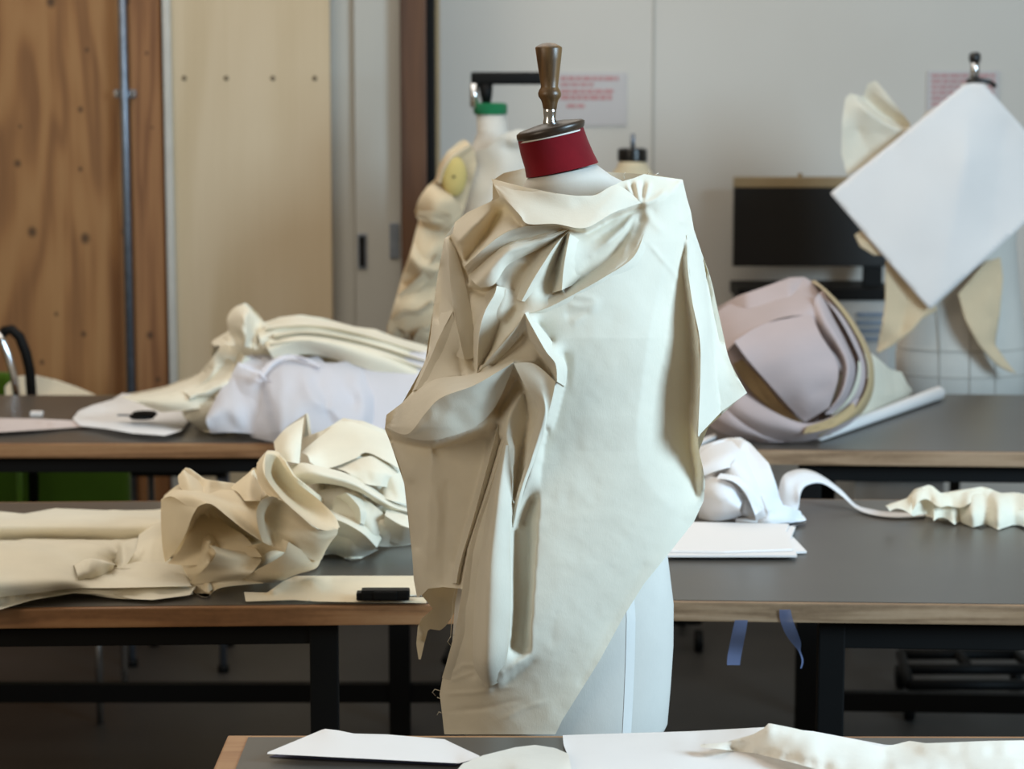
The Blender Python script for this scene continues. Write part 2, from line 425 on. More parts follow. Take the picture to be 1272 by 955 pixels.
def pull(xc, yc, Y, parent, dark):
    a, b = P(xc-6, yc-22, Y), P(xc+6, yc+22, Y)
    h = MB(); h.box(a[0], b[0], Y-.006, Y+.001, b[2], a[2], .002); o = h.build('handle', M['steel'], parent)
    MB().box(a[0]+.006, b[0]-.006, Y-.008, Y-.004, b[2]+.008, a[2]-.008).build('recess', M[dark], o)
d2 = struct(slab('door_2', 411, 441, YP+.05, .04, M['white_panel']), 'narrow off white sliding door')
d3 = struct(slab('door_3', 441, 498, YP+.02, .04, M['white_panel']), 'off white sliding door with recessed steel pull')
pull(450, 312, YP+.02, d3, 'black'); pull(490, 299, YP+.02, d3, 'steel')
struct(slab('trim_2', 498, 530, YP-.05, .14, M['post']), 'dark brown timber post')
struct(slab('trim_3', 530, 541, YP-.02, .1, M['black']), 'black steel channel beside the timber post')
struct(slab('trim_4', 541, 546, YP, .1, M['tan_strip']), 'thin tan edging at the grey wall')
# conduit
cdt = thing('metal_conduit', 'galvanised steel conduit pipe fixed up the plywood wall', 'pipe', (P(158,300,YP-.06)[0], YP-.06, 0))
xc = P(158, 300, YP-.06)[0]
MB().tube([(xc, YP-.055, .01), (xc, YP-.055, 3.15)], .0135, 14).build('pipe', M['steel'], cdt, True)
zc = P(157, 116, YP)[2]
k = MB(); k.tube([(xc, YP-.055, zc-.014), (xc, YP-.055, zc+.014)], .018, 14); k.box(xc-.034, xc+.034, YP-.042, YP-.03, zc-.012, zc+.012, .002)
cl = k.build('clamp', M['steel'], cdt)
for s in (-1, 1): MB().tube([(xc+s*.027, YP-.042, zc), (xc+s*.027, YP-.05, zc)], .006, 8).build('screw', M['chrome'], cl)

# ------------------------------------------------------------------ tables
def table(label, x0, x1, y0, y1, rot, edge, legs, rails, pivot):
    """top slab in world coordinates turned by rot about pivot"""
    t = thing('cutting_table', label, 'table', (0,0,0))
    def R(o):
        me = o.data; c, s = math.cos(rot), math.sin(rot); px_, py_ = pivot
        for q in me.vertices:
            x, y = q.co.x-px_, q.co.y-py_; q.co.x = px_+x*c-y*s; q.co.y = py_+x*s+y*c
        return o
    th = .034
    R(MB().box(x0, x1, y0, y1, ZT-.0012-th, ZT-.0012, .003).build('wood_edging', M[edge], t))
    m = .013
    R(MB().box(x0+.03, x1-.03, y0+m, y1-m, ZT-.004, ZT).build('laminate_top', M['laminate'], t))
    for (lx, ly, w_) in legs:
        R(MB().box(lx-w_/2, lx+w_/2, ly-w_/2, ly+w_/2, 0, ZT-th-.002, .003).build('leg', M['black'], t))
    for (a, b, c, d, e, f) in rails:
        R(MB().box(a, b, c, d, e, f, .002).build('rail', M['black'], t))
    return t
def yx(px, py): q = T(px, py, ZT); return q[0], q[1]
# front table
fx, fy = yx(283, 912)
table('grey topped cutting table with wood edging holding white paper sheets', fx, fx+2.4, 1.9, fy, -math.radians(.25), 'edge',
      [(fx+.3, 2.1, .05), (fx+.3, fy-.25, .05), (fx+2.1, 2.1, .05), (fx+2.1, fy-.25, .05)],
      [(fx+.3, fx+2.1, 2.08, 2.12, ZT-.1, ZT-.037), (fx+.3, fx+2.1, fy-.27, fy-.23, ZT-.1, ZT-.037)], (fx, fy))
# middle left
def behind(x, y0, y1): return x*y1/y0
ax, ay = yx(0, 756); bx, by = yx(520, 751); rl = math.atan2(by-ay, bx-ax)
lx1 = P(620, 750, by)[0]; ML_D = yx(100, 622)[1]-ay
zr = lambda y, Y: P(636, y, Y)[2]
xl1 = P(404, 860, ay+.05)[0]; yr_ = ay+ML_D-.08
table('brown edged cutting table under the long muslin and beige cloth pile', ax-1.1, lx1, ay, ay+ML_D, rl, 'edge',
      [(xl1, ay+.05, .049), (behind(xl1, ay+.05, yr_)+.03, yr_, .042), (ax-.9, ay+.05, .049), (ax-.9, yr_, .044)],
      [(ax-.9, xl1, ay+.03, ay+.07, zr(800, ay+.05), ZT-.037), (ax-.9, behind(xl1, ay+.05, yr_), yr_-.02, yr_+.02, ZT-.085, ZT-.037)], (ax, ay))
# middle right
ax2, ay2 = yx(842, 747); bx2, by2 = yx(1272, 752); rr = math.atan2(by2-ay2, bx2-ax2)
MR_D = yx(1050, 617)[1]-ay2; rx0 = P(690, 750, ay2)[0]
l1 = P(1028, 860, ay2+.05)[0]; yr_ = ay2+MR_D-.08
table('greyish edged cutting table under the white paper stack and ribbon heap', rx0, 2.2, ay2, ay2+MR_D, rr, 'edge_grey',
      [(l1, ay2+.05, .046), (behind(l1, ay2+.05, yr_)-.035, yr_, .042), (2.0, ay2+.05, .046), (2.0, yr_, .044)],
      [(l1, 2.0, ay2+.03, ay2+.07, zr(799, ay2+.05), ZT-.037), (behind(l1, ay2+.05, yr_), 2.0, yr_-.02, yr_+.02, ZT-.085, ZT-.037)], (ax2, ay2))
# back left / back right
hx, hy = yx(0, 551); bl_d = yx(0, 490)[1]-hy; hx1 = P(640, 551, hy)[0]
lx = P(497, 860, hy+.06)[0]; yr_ = hy+bl_d-.08
table('brown topped cutting table in front of the plywood wall under white tulle', hx-.8, hx1, hy, hy+bl_d, 0, 'edge',
      [(lx, hy+.06, .052), (behind(lx, hy+.06, yr_), yr_, .045), (hx-.6, hy+.06, .05), (hx-.6, yr_, .045)],
      [(hx-.6, lx, hy+.04, hy+.08, zr(585, hy+.06), ZT-.037), (hx-.6, lx, yr_-.02, yr_+.02, ZT-.08, ZT-.037),
       (hx-.6, P(552, 860, hy+.06)[0], hy+.045, hy+.075, zr(871, hy+.06), zr(848, hy+.06))], (hx, hy))
kx, ky = yx(951, 559); k2x, k2y = yx(1272, 562); br_d = yx(1200, 489)[1]-k2y; kx0 = P(690, 555, ky)[0]
lk = P(999, 860, ky+.06)[0]; yr_ = ky+br_d-.08
table('brown edged cutting table in front of the grey wall under mauve heap', kx0, 2.4, ky, ky+br_d, math.atan2(k2y-ky, k2x-kx), 'edge_grey',
      [(lk, ky+.06, .052), (behind(lk, ky+.06, yr_), yr_, .045), (2.2, ky+.06, .05), (2.2, yr_, .05)],
      [(lk, 2.2, ky+.04, ky+.08, zr(595, ky+.06), ZT-.037), (lk+.1, 2.2, yr_-.02, yr_+.02, ZT-.08, ZT-.037),
       (lk, 2.2, ky+.045, ky+.075, zr(880, ky+.06), zr(857, ky+.06))], (kx, ky))

# ------------------------------------------------------------------ main dress form
FY = 3.62; SC = FY/FPX
def ringpx(xl, xr, y, ry, Y=FY, tilt=0, n=72, dy=0.0, tfw=0.0):
    c = P((xl+xr)/2, y, Y+dy); return ell(c, (xr-xl)/2*Y/FPX, ry, n, tilt, tfw)
form = thing('dress_form', 'linen dress form with red neck band and turned wooden handle', 'dress form', (P(695, 900, FY)[0], FY, 0))
til = math.radians(13)
b = MB()
rows = [(655,742,213,.05,.19,-.01),(648,760,226,.06,.14,0),(640,800,244,.075,.08,.02),(622,832,268,.09,.03,.02),(600,845,310,.1,0,.01),
        (585,848,370,.11,0,0),(582,846,430,.11,0,0),(600,815,500,.10,0,0),(612,800,560,.095,0,0),(600,812,620,.105,0,0),(575,832,690,.115,0,0),
        (562,840,750,.12,0,0),(558,840,800,.12,0,0),(560,837,850,.12,0,0),(564,833,897,.12,0,0),(568,829,905,.117,0,0),(580,818,909,.105,0,0)]
b.loft([ringpx(xl, xr, y, ry, FY, tl, dy=dy) for xl, xr, y, ry, tl, dy in rows])
body = b.build('body', M['linen_form'], form, True)
b = MB(); b.loft([ringpx(xl, xr, y, ry, FY, tl, dy=-.01) for xl, xr, y, ry, tl in ((642.5,725,166,.05,.21),(646,731,183,.051,.21),(651,738,199,.053,.21),(653,744,211,.055,.21))], caps=False)
nb = b.build('neck_band', M['red'], form, True); nb['label'] = 'red cloth neck band'
b = MB(); b.loft([ringpx(xl, xr, y, ry, FY, .215, dy=-.012) for xl, xr, y, ry in ((645,723,168,.050),(642,726,165.5,.053),(641,727,162,.054),(641,727,158.5,.054),(645,723,156,.051),(668,700,152,.02))])
cap = b.build('neck_cap', M['cap_wood'], form, True); cap['label'] = 'dark wooden neck cap'
b = MB(); b.loft([ringpx(643.5,725,167.5,.0515,FY,.212,dy=-.0105), ringpx(643.5,725.6,169.4,.0515,FY,.212,dy=-.0105)], caps=False); b.build('cap_piping', M['linen_form'], form, True)
b = MB()
hp = [(53,2),(54,8),(57,14),(58.5,16.2),(60,16.6),(75,14.8),(95,12.2),(107,10.6),(109,11),(112,13),(116,14.4),(120,13.8),(124,11),(128,9.6),(134,8.6),(136,8)]
b.loft([ell(P(681.5+(y-53)*.02, y, FY-.012), r*SC, r*SC, 8 if False else 20) for y, r in hp][::-1])
hd = b.build('handle', M['handle'], form, True)
b = MB(); b.loft([ell(P(683, y, FY-.012), r*SC, r*SC, 18) for y, r in ((134,7.6),(136,8.2),(140,8),(146,7.4),(152,8.3),(157,8.3))][::-1]); b.build('ferrule', M['chrome'], form, True)
b = MB(); a0 = 1.5*math.pi+.62; r_ = []
for y, rxx, cx0, ry in ((600,106,706,.105),(690,128.5,703.5,.115),(750,139,701,.12),(800,141,699,.12),(850,138.5,698.5,.12),(897,134.5,698.5,.12)):
    c = P(cx0, y, FY); r_.append([(c[0]+(rxx*SC+.0006)*math.cos(q), c[1]+(ry+.0006)*math.sin(q), c[2]) for q in np.linspace(a0-.05, a0+.05, 4)])
vv = [q for r in r_ for q in r]; ff = [(i*4+k_, i*4+k_+4, i*4+k_+5, i*4+k_+1) for i in range(5) for k_ in range(3)]
mesh('seam_tape', vv, ff, M['linen_tape'], form)
b = MB(); c = P(698, 905, FY); b.tube([(c[0], FY, .06), (c[0], FY, c[2]+.02)], .016, 14); b.build('pole', M['black'], form, True)
b = MB()
for k_ in range(4):
    a = math.pi/4+k_*math.pi/2; b.tube([(c[0], FY, .08), (c[0]+.13*math.cos(a), FY+.13*math.sin(a), .05), (c[0]+.2*math.cos(a), FY+.2*math.sin(a), .012)], .012, 8)
b.build('stand_base', M['black'], form, True)

# ------------------------------------------------------------------ main drape
Ry = [200,222,300,400,530,640,780,912]; Rc = [725,725,712,705,690,690,690,695]; Rw = [125,130,160,178,205,190,165,150]
def drape_base(px, py):
    xc = np.interp(py, Ry, Rc); ww = np.interp(py, Ry, Rw); bb = np.interp(py, [200, 240, 300, 420, 560, 700, 912], [.075, .105, .13, .15, .14, .145, .14])
    u = np.clip(np.abs(px-xc)/ww, 0, 1.0)
    return FY - bb*np.sqrt(np.maximum(1-u**2.2, 0.0)) 
dr_out = [(610,222),(630,228),(650,232),(690,240),(715,243),(735,243),(752,236),(770,226),(788,221),(800,216),(812,218),(848,223),(853,245),(858,262),(862,285),(872,315),(884,350),(892,390),(905,445),(915,470),(928,488),(905,505),(890,515),(875,530),(867,545),(868,560),(873,580),(876,600),(874,622),(862,648),(835,682),(800,725),(775,765),(745,820),(715,868),(698,895),(690,912),(552,912),(549,885),(546,862),(550,840),(566,782),(575,735),(573,731),(550,729),(532,731),(525,738),(518,742),(514,720),(512,690),(507,640),(502,600),(497,580),(485,550),(478,533),(480,515),(500,500),(520,478),(530,450),(535,415),(538,385),(543,345),(552,296),(562,290),(565,276),(580,264),(612,249),(621,245),(615,233)]
dl = [
 # collar band
 [(611,223,2),(650,233,3.2),(690,241,4),(730,244,3.5),(765,229,2),(800,218,1),(845,224,0)],
 [(640,245,2.6),(690,258,2.4),(740,255,1.8),(780,246,1)],
 [(611,224,2),(622,241,3.4),(640,260,4.6),(653,276,6),(690,278,5.6),(727,283,6),(760,264,3.6),(796,251,1.8)],
 [(626,256,0),(650,283,-.5),(690,284,-1),(727,289,-.8),(760,272,-.5),(797,257,.5)],
 [(852,226,-1),(857,262,-2),(862,285,-2.5)], [(845,226,1.6),(835,240,2),(822,250,2),(800,254,1.8)], [(840,255,.2),(848,275,.8)],
 # left big upper fold
 [(564,278,3),(580,265,3),(612,250,2.4)], [(570,300,4.5),(590,280,4),(610,262,2)], [(618,264,-2.5),(604,292,-3),(592,308,-2),(580,324,-1)],
 [(622,262,-1.5),(632,272,0),(640,280,1)],
 [(564,294,3.8),(577,326,1.5)], [(556,296,4.2),(558,330,4.5),(561,364,4),(563,386,4),(572,420,3),(577,447,2)], [(560,296,.5),(572,322,-.5),(577,336,-1),(583,350,-1.5)],
 # arms converging at the tuck
 [(577,331,4.5),(600,310,5),(618,295,5),(637,284,4.8),(663,280,4),(682,279,3),(706,282,1)],
 [(590,335,2.6),(618,307,2.4),(640,294,2),(665,289,1.4),(690,284,.6)],
 [(584,347,4),(605,325,5),(625,309,5),(641,302,4.6),(663,300,3.6),(682,292,2.6),(706,284,1)],
 [(645,309,.5),(665,306,0),(685,298,-.4),(702,289,-.6)],
 [(585,348,4),(598,356,4.6),(619,352,4.6)], [(586,358,-.6),(600,363,-1.6),(617,360,-1.2)], [(600,345,5.2),(612,330,4.6),(632,318,3.4)], [(624,348,3.4),(639,330,3),(655,326,2.4)],
 [(708,286,.6),(692,302,3.2),(677,324,4),(662,348,3.6),(648,374,3)], [(703,292,-1),(694,312,-.6),(688,340,-.4),(682,372,.4)], [(665,318,1),(650,338,1.5),(638,360,2.4)],
 [(706,292,2.6),(702,310,3.4),(698,335,3.2),(697,362,2.4)], [(628,360,4.4),(622,385,4.2),(612,405,3)],
 # hollow above the big diagonal, and the diagonal
 [(785,268,.6),(755,300,.8),(730,320,.8),(712,345,1)], [(795,270,0),(778,300,-.4),(750,326,-1),(720,346,-1),(690,366,-.6)],
 [(651,389,5),(678,383,4.6),(710,367,4.2),(751,344,3.4),(787,319,2.4),(800,288,1.6),(812,262,1)],
 # left strip
 [(548,330,0),(548,370,-.5),(545,395,-.5)], [(541,350,1),(537,390,1.4),(533,430,2)], [(562,387,3.8),(546,418,4),(534,446,4),(515,486,3)],
 [(583,372,1),(588,410,0),(586,440,0),(590,462,.4)], [(570,440,1.6),(575,470,2),(560,480,2.4)],
 [(619,354,4.4),(615,364,5),(602,388,5.2),(595,417,5),(593,460,3.4)], [(620,400,2.2),(610,430,1.8),(600,452,1.8)], [(640,385,2),(630,400,2)],
 # peaked fold
 [(592,463,5.2),(617,435,6.4),(640,408,7),(651,391,7.4)], [(651,391,7.4),(659,405,7.4),(676,435,7.6),(689,451,7.8),(693,471,8),(687,482,7.6)],
 [(700,440,2.4),(703,470,2.2),(696,500,2.2),(684,545,2)], [(668,402,3.4),(685,425,2.8)],
 [(612,452,3.6),(632,430,3.2),(652,414,3.6)], [(655,418,5),(668,434,5.4),(682,452,5.8),(685,466,6)], [(671,453,3.8),(680,464,3.6),(686,474,4.4)],
 # big left scoop
 [(506,539,8),(528,514,9),(547,494,9.4),(587,479,8.4),(617,462,7.4),(637,449,7),(666,449,6.4)],
 [(480,530,3),(493,536,5.5),(504,542,8)], [(500,515,6),(525,490,6),(550,470,5),(580,466,4.6)], [(510,500,5),(535,470,4.4)],
 [(504,543,7.4),(536,549,6.8),(568,540,5.2),(596,531,3.4),(612,515,1.4)], [(520,535,7.6),(550,520,7.4),(585,500,6),(605,485,4.6)],
 [(480,545,0),(505,552,-.6),(536,558,-1.2),(570,550,-1.8),(600,540,-2.4)], [(620,470,0),(635,462,1),(642,470,-1),(630,495,-2.4),(618,512,-2.2)],
 # hanging fold under the peak
 [(638,451,7),(651,477,7),(660,492,6.8),(668,506,6.4),(662,540,5),(655,575,4.4)], [(688,482,7.8),(682,510,6.6),(675,539,5.6),(664,570,5),(655,595,4.2),(645,620,3.4),(637,650,2.6)],
 [(643,468,0),(652,490,.8),(656,520,.6),(648,560,.6),(642,590,.4),(638,620,.6)],
 [(651,486,3),(634,511,3.6),(628,540,4.4),(630,560,5)], [(662,620,.2),(650,650,-.6)],
 [(626,548,3.2),(610,601,2.8),(583,682,2.4),(566,781,2.2),(550,842,1.8)], [(621,546,-.8),(604,603,-1),(578,682,-.8),(570,726,-.6)],
 [(616,530,-.4),(591,633,.2),(572,697,.4),(567,724,.4)], [(606,545,-2),(585,630,-1.2),(566,700,-.8)],
 # round white ridge, pocket, right ridge
 [(632,553,5),(626,614,5.6),(620,671,6),(617,710,6.4),(614,765,6.6),(610,822,5.8),(608,846,4)],
 [(638,556,4),(634,641,4.6),(635,709,5),(632,784,5),(624,835,4)],
 [(640,660,.2),(641,710,-.2),(640,770,-.2),(636,805,.2)], [(656,640,.4),(655,690,0),(653,740,-.2),(650,790,0),(648,808,.4)],
 [(679,530,1.6),(674,558,2.2),(670,633,2.8),(666,690,3),(663,735,3.2),(660,785,3),(659,812,2.6)],
 [(659,812,2.6),(645,822,3.4),(631,832,3.6),(618,848,3)], [(612,856,1.2),(625,852,1.2),(640,838,1.2),(662,822,1.6)],
 [(598,700,3),(592,780,2.4),(590,840,1.6)], [(580,880,.6),(620,880,.5),(660,880,.5),(690,890,.3)], [(550,905,.5),(620,908,.3),(690,908,.2)],
 # left shaded panel
 [(536,556,1.2),(532,643,1.4),(530,690,1.4),(527,732,1.4)], [(512,600,-.4),(518,680,-.4)], [(556,600,-.6),(554,680,-.4),(550,728,0)], [(480,535,2),(498,578,1),(505,640,0)],
 # big smooth panel
 [(690,760,2),(684,820,1.4)], [(715,430,3),(712,480,2.4)],
 [(800,700,.5),(765,765,.3),(720,850,.2)],
 # right hollow and flap
 [(826,320,1.4),(808,400,1.5),(798,470,1.4),(790,540,1.2),(795,590,1.2),(825,625,1.0),(850,648,.8)],
 [(850,290,.2),(848,340,-.6),(856,400,-1.6),(860,450,-2.2),(859,500,-2.4),(857,545,-2.0),(862,590,-1),(864,615,-.4)], [(838,340,.2),(828,420,-.4),(822,490,-.6),(822,545,-.5),(840,590,0)],
 [(853,300,1),(856,350,3),(862,385,4.2),(868,420,5.6),(870,460,6.4),(868,500,6.6),(866,545,6),(874,590,3.4),(873,620,1.8)],
 [(876,430,5.6),(880,480,5),(882,515,5)], [(862,300,-1),(876,350,-1.5),(884,390,-2),(893,420,-2)], [(884,412,3),(892,430,2.2),(905,455,2.6)], [(928,488,2.5)], [(905,480,3.4)], [(865,330,1.4),(872,370,1.6)],
]
ds = [([(806,302),(825,325),(848,350)], .25, 3), ([(797,255),(785,240),(778,228)], .5, 3), ([(797,255),(792,238),(790,224)], .6, 3), ([(797,255),(803,240),(808,225)], .5, 3), ([(797,255),(815,247),(828,236)], .5, 3),
      ([(797,255),(788,244),(783,225)], -.5, 3), ([(797,255),(799,240),(799,222)], -.5, 3), ([(797,255),(775,285),(745,310)], .45, 4), ([(797,255),(784,290),(770,320)], .45, 4), ([(797,255),(768,280),(735,300)], -.4, 4), ([(797,255),(782,284),(760,315)], -.45, 4),
      ([(797,255),(810,275),(825,290)], .3, 5), ([(748,374),(724,381),(704,378)], .18, 4), ([(745,378),(725,392),(708,404)], .2, 5), ([(744,372),(722,368),(708,366)], .16, 4), ([(736,388),(716,390),(700,392)], -.2, 5),
      ([(550,862),(590,860),(640,852)], .16, 2.5), ([(552,884),(600,880),(650,868)], -.14, 3), ([(560,838),(575,826),(600,826)], .14, 2.5), ([(680,870),(650,880),(620,895)], .12, 3), ([(558,846),(590,834)], .14, 2),
      ([(528,470),(527,515)], .3, 2.5), ([(540,700),(545,640),(540,600)], .2, 5)]
drape = relief('draped_muslin', dr_out, drape_base, dl, M['muslin'], cell=2.0, blur=2, strokes=ds, noise=((70,.14),(26,.05),(11,.02)), seed=4,
   label='cream muslin cape draped in tucks and folds over the red necked dress form', cat='fabric')
patches(drape, ridge([(551,300,1.5),(550,332,.5),(551,366,0),(552,396,.6),(560,440,2)], [(556,297,4.4),(558,330,5),(561,364,4.6),(566,396,4),(577,447,2.4)], [(566,310,1.2),(574,336,.6),(580,362,1.4),(588,400,.6),(588,445,.6)])
 + ridge([(552,380,0),(541,405,1),(531,440,2.6),(512,486,3)], [(562,387,4.4),(546,418,4.8),(534,446,4.8),(516,484,4.6)], [(570,420,2.2),(560,445,2),(552,466,3),(540,484,4)])
 + ridge([(606,362,1.4),(600,372,1),(590,395,.4),(587,420,0),(589,458,1)], [(617,355,5.4),(614,366,6),(602,388,6.4),(595,417,6.2),(593,462,4.4)], [(640,360,2.6),(634,380,2.4),(622,404,2),(612,432,1.8),(598,460,2.6)])
 + ridge([(690,300,.2),(676,312,.6),(660,328,1.2),(646,348,1.6),(636,370,2.6)], [(706,287,.8),(692,302,4),(677,324,5),(662,348,4.6),(648,374,3.8)], [(704,292,-.6),(697,312,-.4),(688,336,-.2),(680,356,.4),(668,378,1.6)])
 + ridge([(704,292,-.6),(696,312,-.4),(690,336,-.2),(686,364,.6)], [(708,290,2.4),(704,310,4),(700,335,3.8),(698,360,3)], [(722,300,.2),(724,320,.1),(722,340,-.2),(712,354,-.2)])
 + ridge([(640,384,2),(672,372,.2),(704,356,-.6),(742,332,-.8),(774,306,-.2),(792,280,.2)], [(652,390,5.4),(678,383,5),(710,367,4.6),(751,344,3.8),(787,319,2.8),(802,284,1.6)], [(664,398,3.6),(690,394,3.2),(722,382,3),(762,358,2.3),(800,330,1.5),(818,286,1)])
 + [[[(627,546,3.4),(610,601,3.4),(583,682,3.2),(566,781,3),(549,842,2.4)], [(634,560,3.6),(618,610,2.6),(596,690,2),(582,785,1.8),(566,846,1)]]]
 + ridge([(610,540,-1.8),(583,635,-1.1),(564,698,-.7),(557,726,-.4)], [(619,528,1.2),(591,633,1.4),(572,697,1.6),(567,724,1.6)], [(624,545,-.6),(598,640,-.6),(580,690,-.5),(572,728,-.4)]),
 drape_base, -5, nu=50, nv=14, wr=.05, th=.0012, seed=17)
patches(drape, [
 [[(611,222,1.5),(650,232,3),(690,240,4),(735,243,3.5),(765,230,2.4),(790,245,1.6)], [(616,232,3),(645,248,4),(685,258,4.2),(730,262,4.4),(765,247,3.2),(793,249,2.2)], [(622,241,3.5),(645,266,6),(656,278,6.8),(690,278,6.6),(727,283,7),(762,264,4),(796,252,2.2)]],
 [[(577,331,5),(600,310,5.8),(620,294,5.8),(640,284,5.2),(665,280,4.2),(706,282,.6)], [(582,342,3),(605,320,3.6),(630,304,3.2),(655,296,2.6),(680,290,1.6),(706,283,.5)]],
 [[(583,344,3),(606,322,4.2),(632,305,4.8),(660,299,4),(684,291,2.4),(706,284,.6)], [(590,352,5.8),(608,336,6.4),(632,314,5.6),(660,305,4),(684,296,2.6),(706,285,.6)], [(597,357,5.8),(614,353,5.6),(630,330,4),(652,318,2.6),(680,304,1),(704,287,0)]],
 [[(479,520,3),(500,503,6),(522,482,6),(545,470,5.4),(585,465,5.4),(615,455,6),(637,448,7)], [(480,531,4),(506,539,9),(528,514,10),(548,494,10),(588,479,9),(618,462,8),(638,450,7.6)]],
 [[(480,531,4),(506,539,9),(528,514,10),(548,494,10),(588,479,9),(618,462,8),(638,450,7.6)], [(482,534,4),(505,543,8.2),(530,547,7.8),(555,543,6.8),(590,530,4.6),(615,505,3),(637,458,5)]],
 [[(592,463,5.6),(617,435,7),(640,408,7.8),(652,389,8.2)], [(600,466,4),(624,443,4.6),(643,422,5.2),(656,404,6.6)]],
 [[(652,392,7.6),(655,412,6),(668,438,6.4),(683,458,6.6),(686,476,6.8)], [(652,389,8.2),(661,406,8.6),(678,436,8.8),(690,452,9),(692,474,8.8)]],
 [[(652,389,8.2),(661,406,8.6),(678,436,8.8),(690,452,9),(692,474,8.8)], [(656,387,5),(670,404,4),(690,430,3.2),(704,455,2.6),(702,480,2.6)]],
 [[(638,451,7.6),(651,477,7.8),(668,506,7.4),(661,540,5.8),(652,580,5),(640,620,4),(634,648,3)], [(664,452,7.6),(672,480,8.4),(677,510,8.2),(669,540,7),(658,576,6.2),(646,612,5),(637,654,3.6)], [(690,474,9),(687,490,8.6),(681,515,7.4),(675,540,6.4),(664,572,5.4),(651,608,4.2),(640,654,3)]],
 [[(862,288,-2.2),(872,315,-2),(884,350,-2),(893,392,-2),(906,446,-1),(928,488,2)], [(858,290,-.8),(865,320,.4),(875,360,2),(882,405,3.2),(889,450,4),(905,503,3.4)], [(853,292,.2),(854,330,1.8),(860,375,4),(869,420,6.2),(870,465,7),(867,542,6.4)]],
 [[(622,560,2.4),(606,614,2),(596,671,2),(590,720,2.2),(586,775,1.8),(586,822,1),(594,846,.6)], [(628,553,5),(618,614,6.4),(611,671,7),(607,715,7.4),(604,770,7.4),(602,822,6.6),(606,853,2.8)], [(638,556,3.4),(636,614,4.6),(634,671,5),(635,715,5.2),(634,775,5.2),(630,815,4.6),(622,846,2.6)]],
 ], drape_base, -5, nu=60, nv=20, wr=.06, th=.0012)
# back layer of the same cloth
bk_out = [(612,224),(625,215),(652,209),(700,207),(760,214),(812,217),(848,223),(862,285),(884,350),(905,445),(926,488),(880,530),(868,560),(874,600),(860,648),(800,700),(740,730),(640,735),(576,728),(572,745),(562,765),(553,778),(547,783),(532,781),(527,800),(521,826),(517,800),(519,778),(524,768),(538,756),(526,742),(520,735),(512,690),(502,600),(485,550),(478,533),(500,500),(528,450),(538,385),(552,296),(566,276),(612,249)]
def back_base(px, py):
    xc = np.interp(py, Ry, Rc); ww = np.interp(py, Ry, Rw); u = np.clip(np.abs(px-xc)/ww, 0, 1)
    bb = np.interp(py, [200, 240, 300, 420, 560, 730, 912], [.085, .11, .13, .15, .14, .13, .12])
    return FY + .003 + bb*np.sqrt(np.maximum(1-u**2.2, 0))
bk = relief('back_panel', bk_out, back_base, [[(522,740,2),(530,780,1)],[(545,740,-1),(545,780,0)],[(700,300,0),(700,700,0)],[(640,400,1),(620,650,1)],[(780,400,1),(760,650,1)],[(655,220,0),(640,240,0)]],
            M['muslin'], cell=4, blur=2, noise=((60,.5),), seed=9)
bk.parent = drape
for pts in ([(567,726),(563,745),(561,770),(560,790)], [(560,790),(556,797),(560,802)], [(563,788),(566,796),(561,799)], [(547,858),(540,856),(537,860),(541,864)], [(548,868),(543,866)], [(550,886),(545,884),(543,888)], [(776,222),(774,217),(777,214)], [(803,217),(807,213),(805,211)], [(812,218),(818,215)]):
    MB().tube([P(x, y, FY-.03) for x, y in pts], .0006, 5).build('loose_thread', M['muslin'], drape, True)
# ------------------------------------------------------------------ cloth on the middle left table
zt = ZT
sh_out = [(-40,640),(0,635),(30,638),(70,631),(110,636),(140,633),(180,635),(200,632),(215,640),(232,690),(252,716),(236,739),(190,745),(165,744),(140,738),(90,737),(40,745),(0,757),(-40,762)]
relief('muslin_length', sh_out, flat(zt), [
  [(-40,641,2),(60,634,3),(200,634,3)], [(-40,652,10),(60,650,9),(200,648,8)], [(-40,668,9),(60,668,7),(150,668,6),(200,662,5)], [(-40,676,9),(60,669,6),(140,671,5)],
  [(-40,681,27),(20,675,29),(60,673,29),(120,675,27),(143,680,24),(147,700,17)], [(152,680,4),(150,706,3)], [(160,680,10),(175,672,12)],
  [(95,698,16),(112,694,17),(140,703,10)], [(93,700,10),(95,718,9)], [(-40,705,22),(40,700,20),(90,698,13)], [(-40,728,17),(30,720,18),(80,722,14),(130,712,13),(180,706,13),(230,704,12)],
  [(-40,742,9),(0,742,8),(40,733,10),(90,730,9),(150,728,9),(200,726,9),(235,728,7)], [(0,752,2),(40,742,5),(90,737,6),(140,737,5),(165,743,2),(235,738,4)]],
  M['muslin_light'], cell=3, blur=2, noise=((70,.8),(25,.25)), seed=12, ztab=zt, label='long pale muslin length lying rumpled along the brown edged table', cat='fabric')
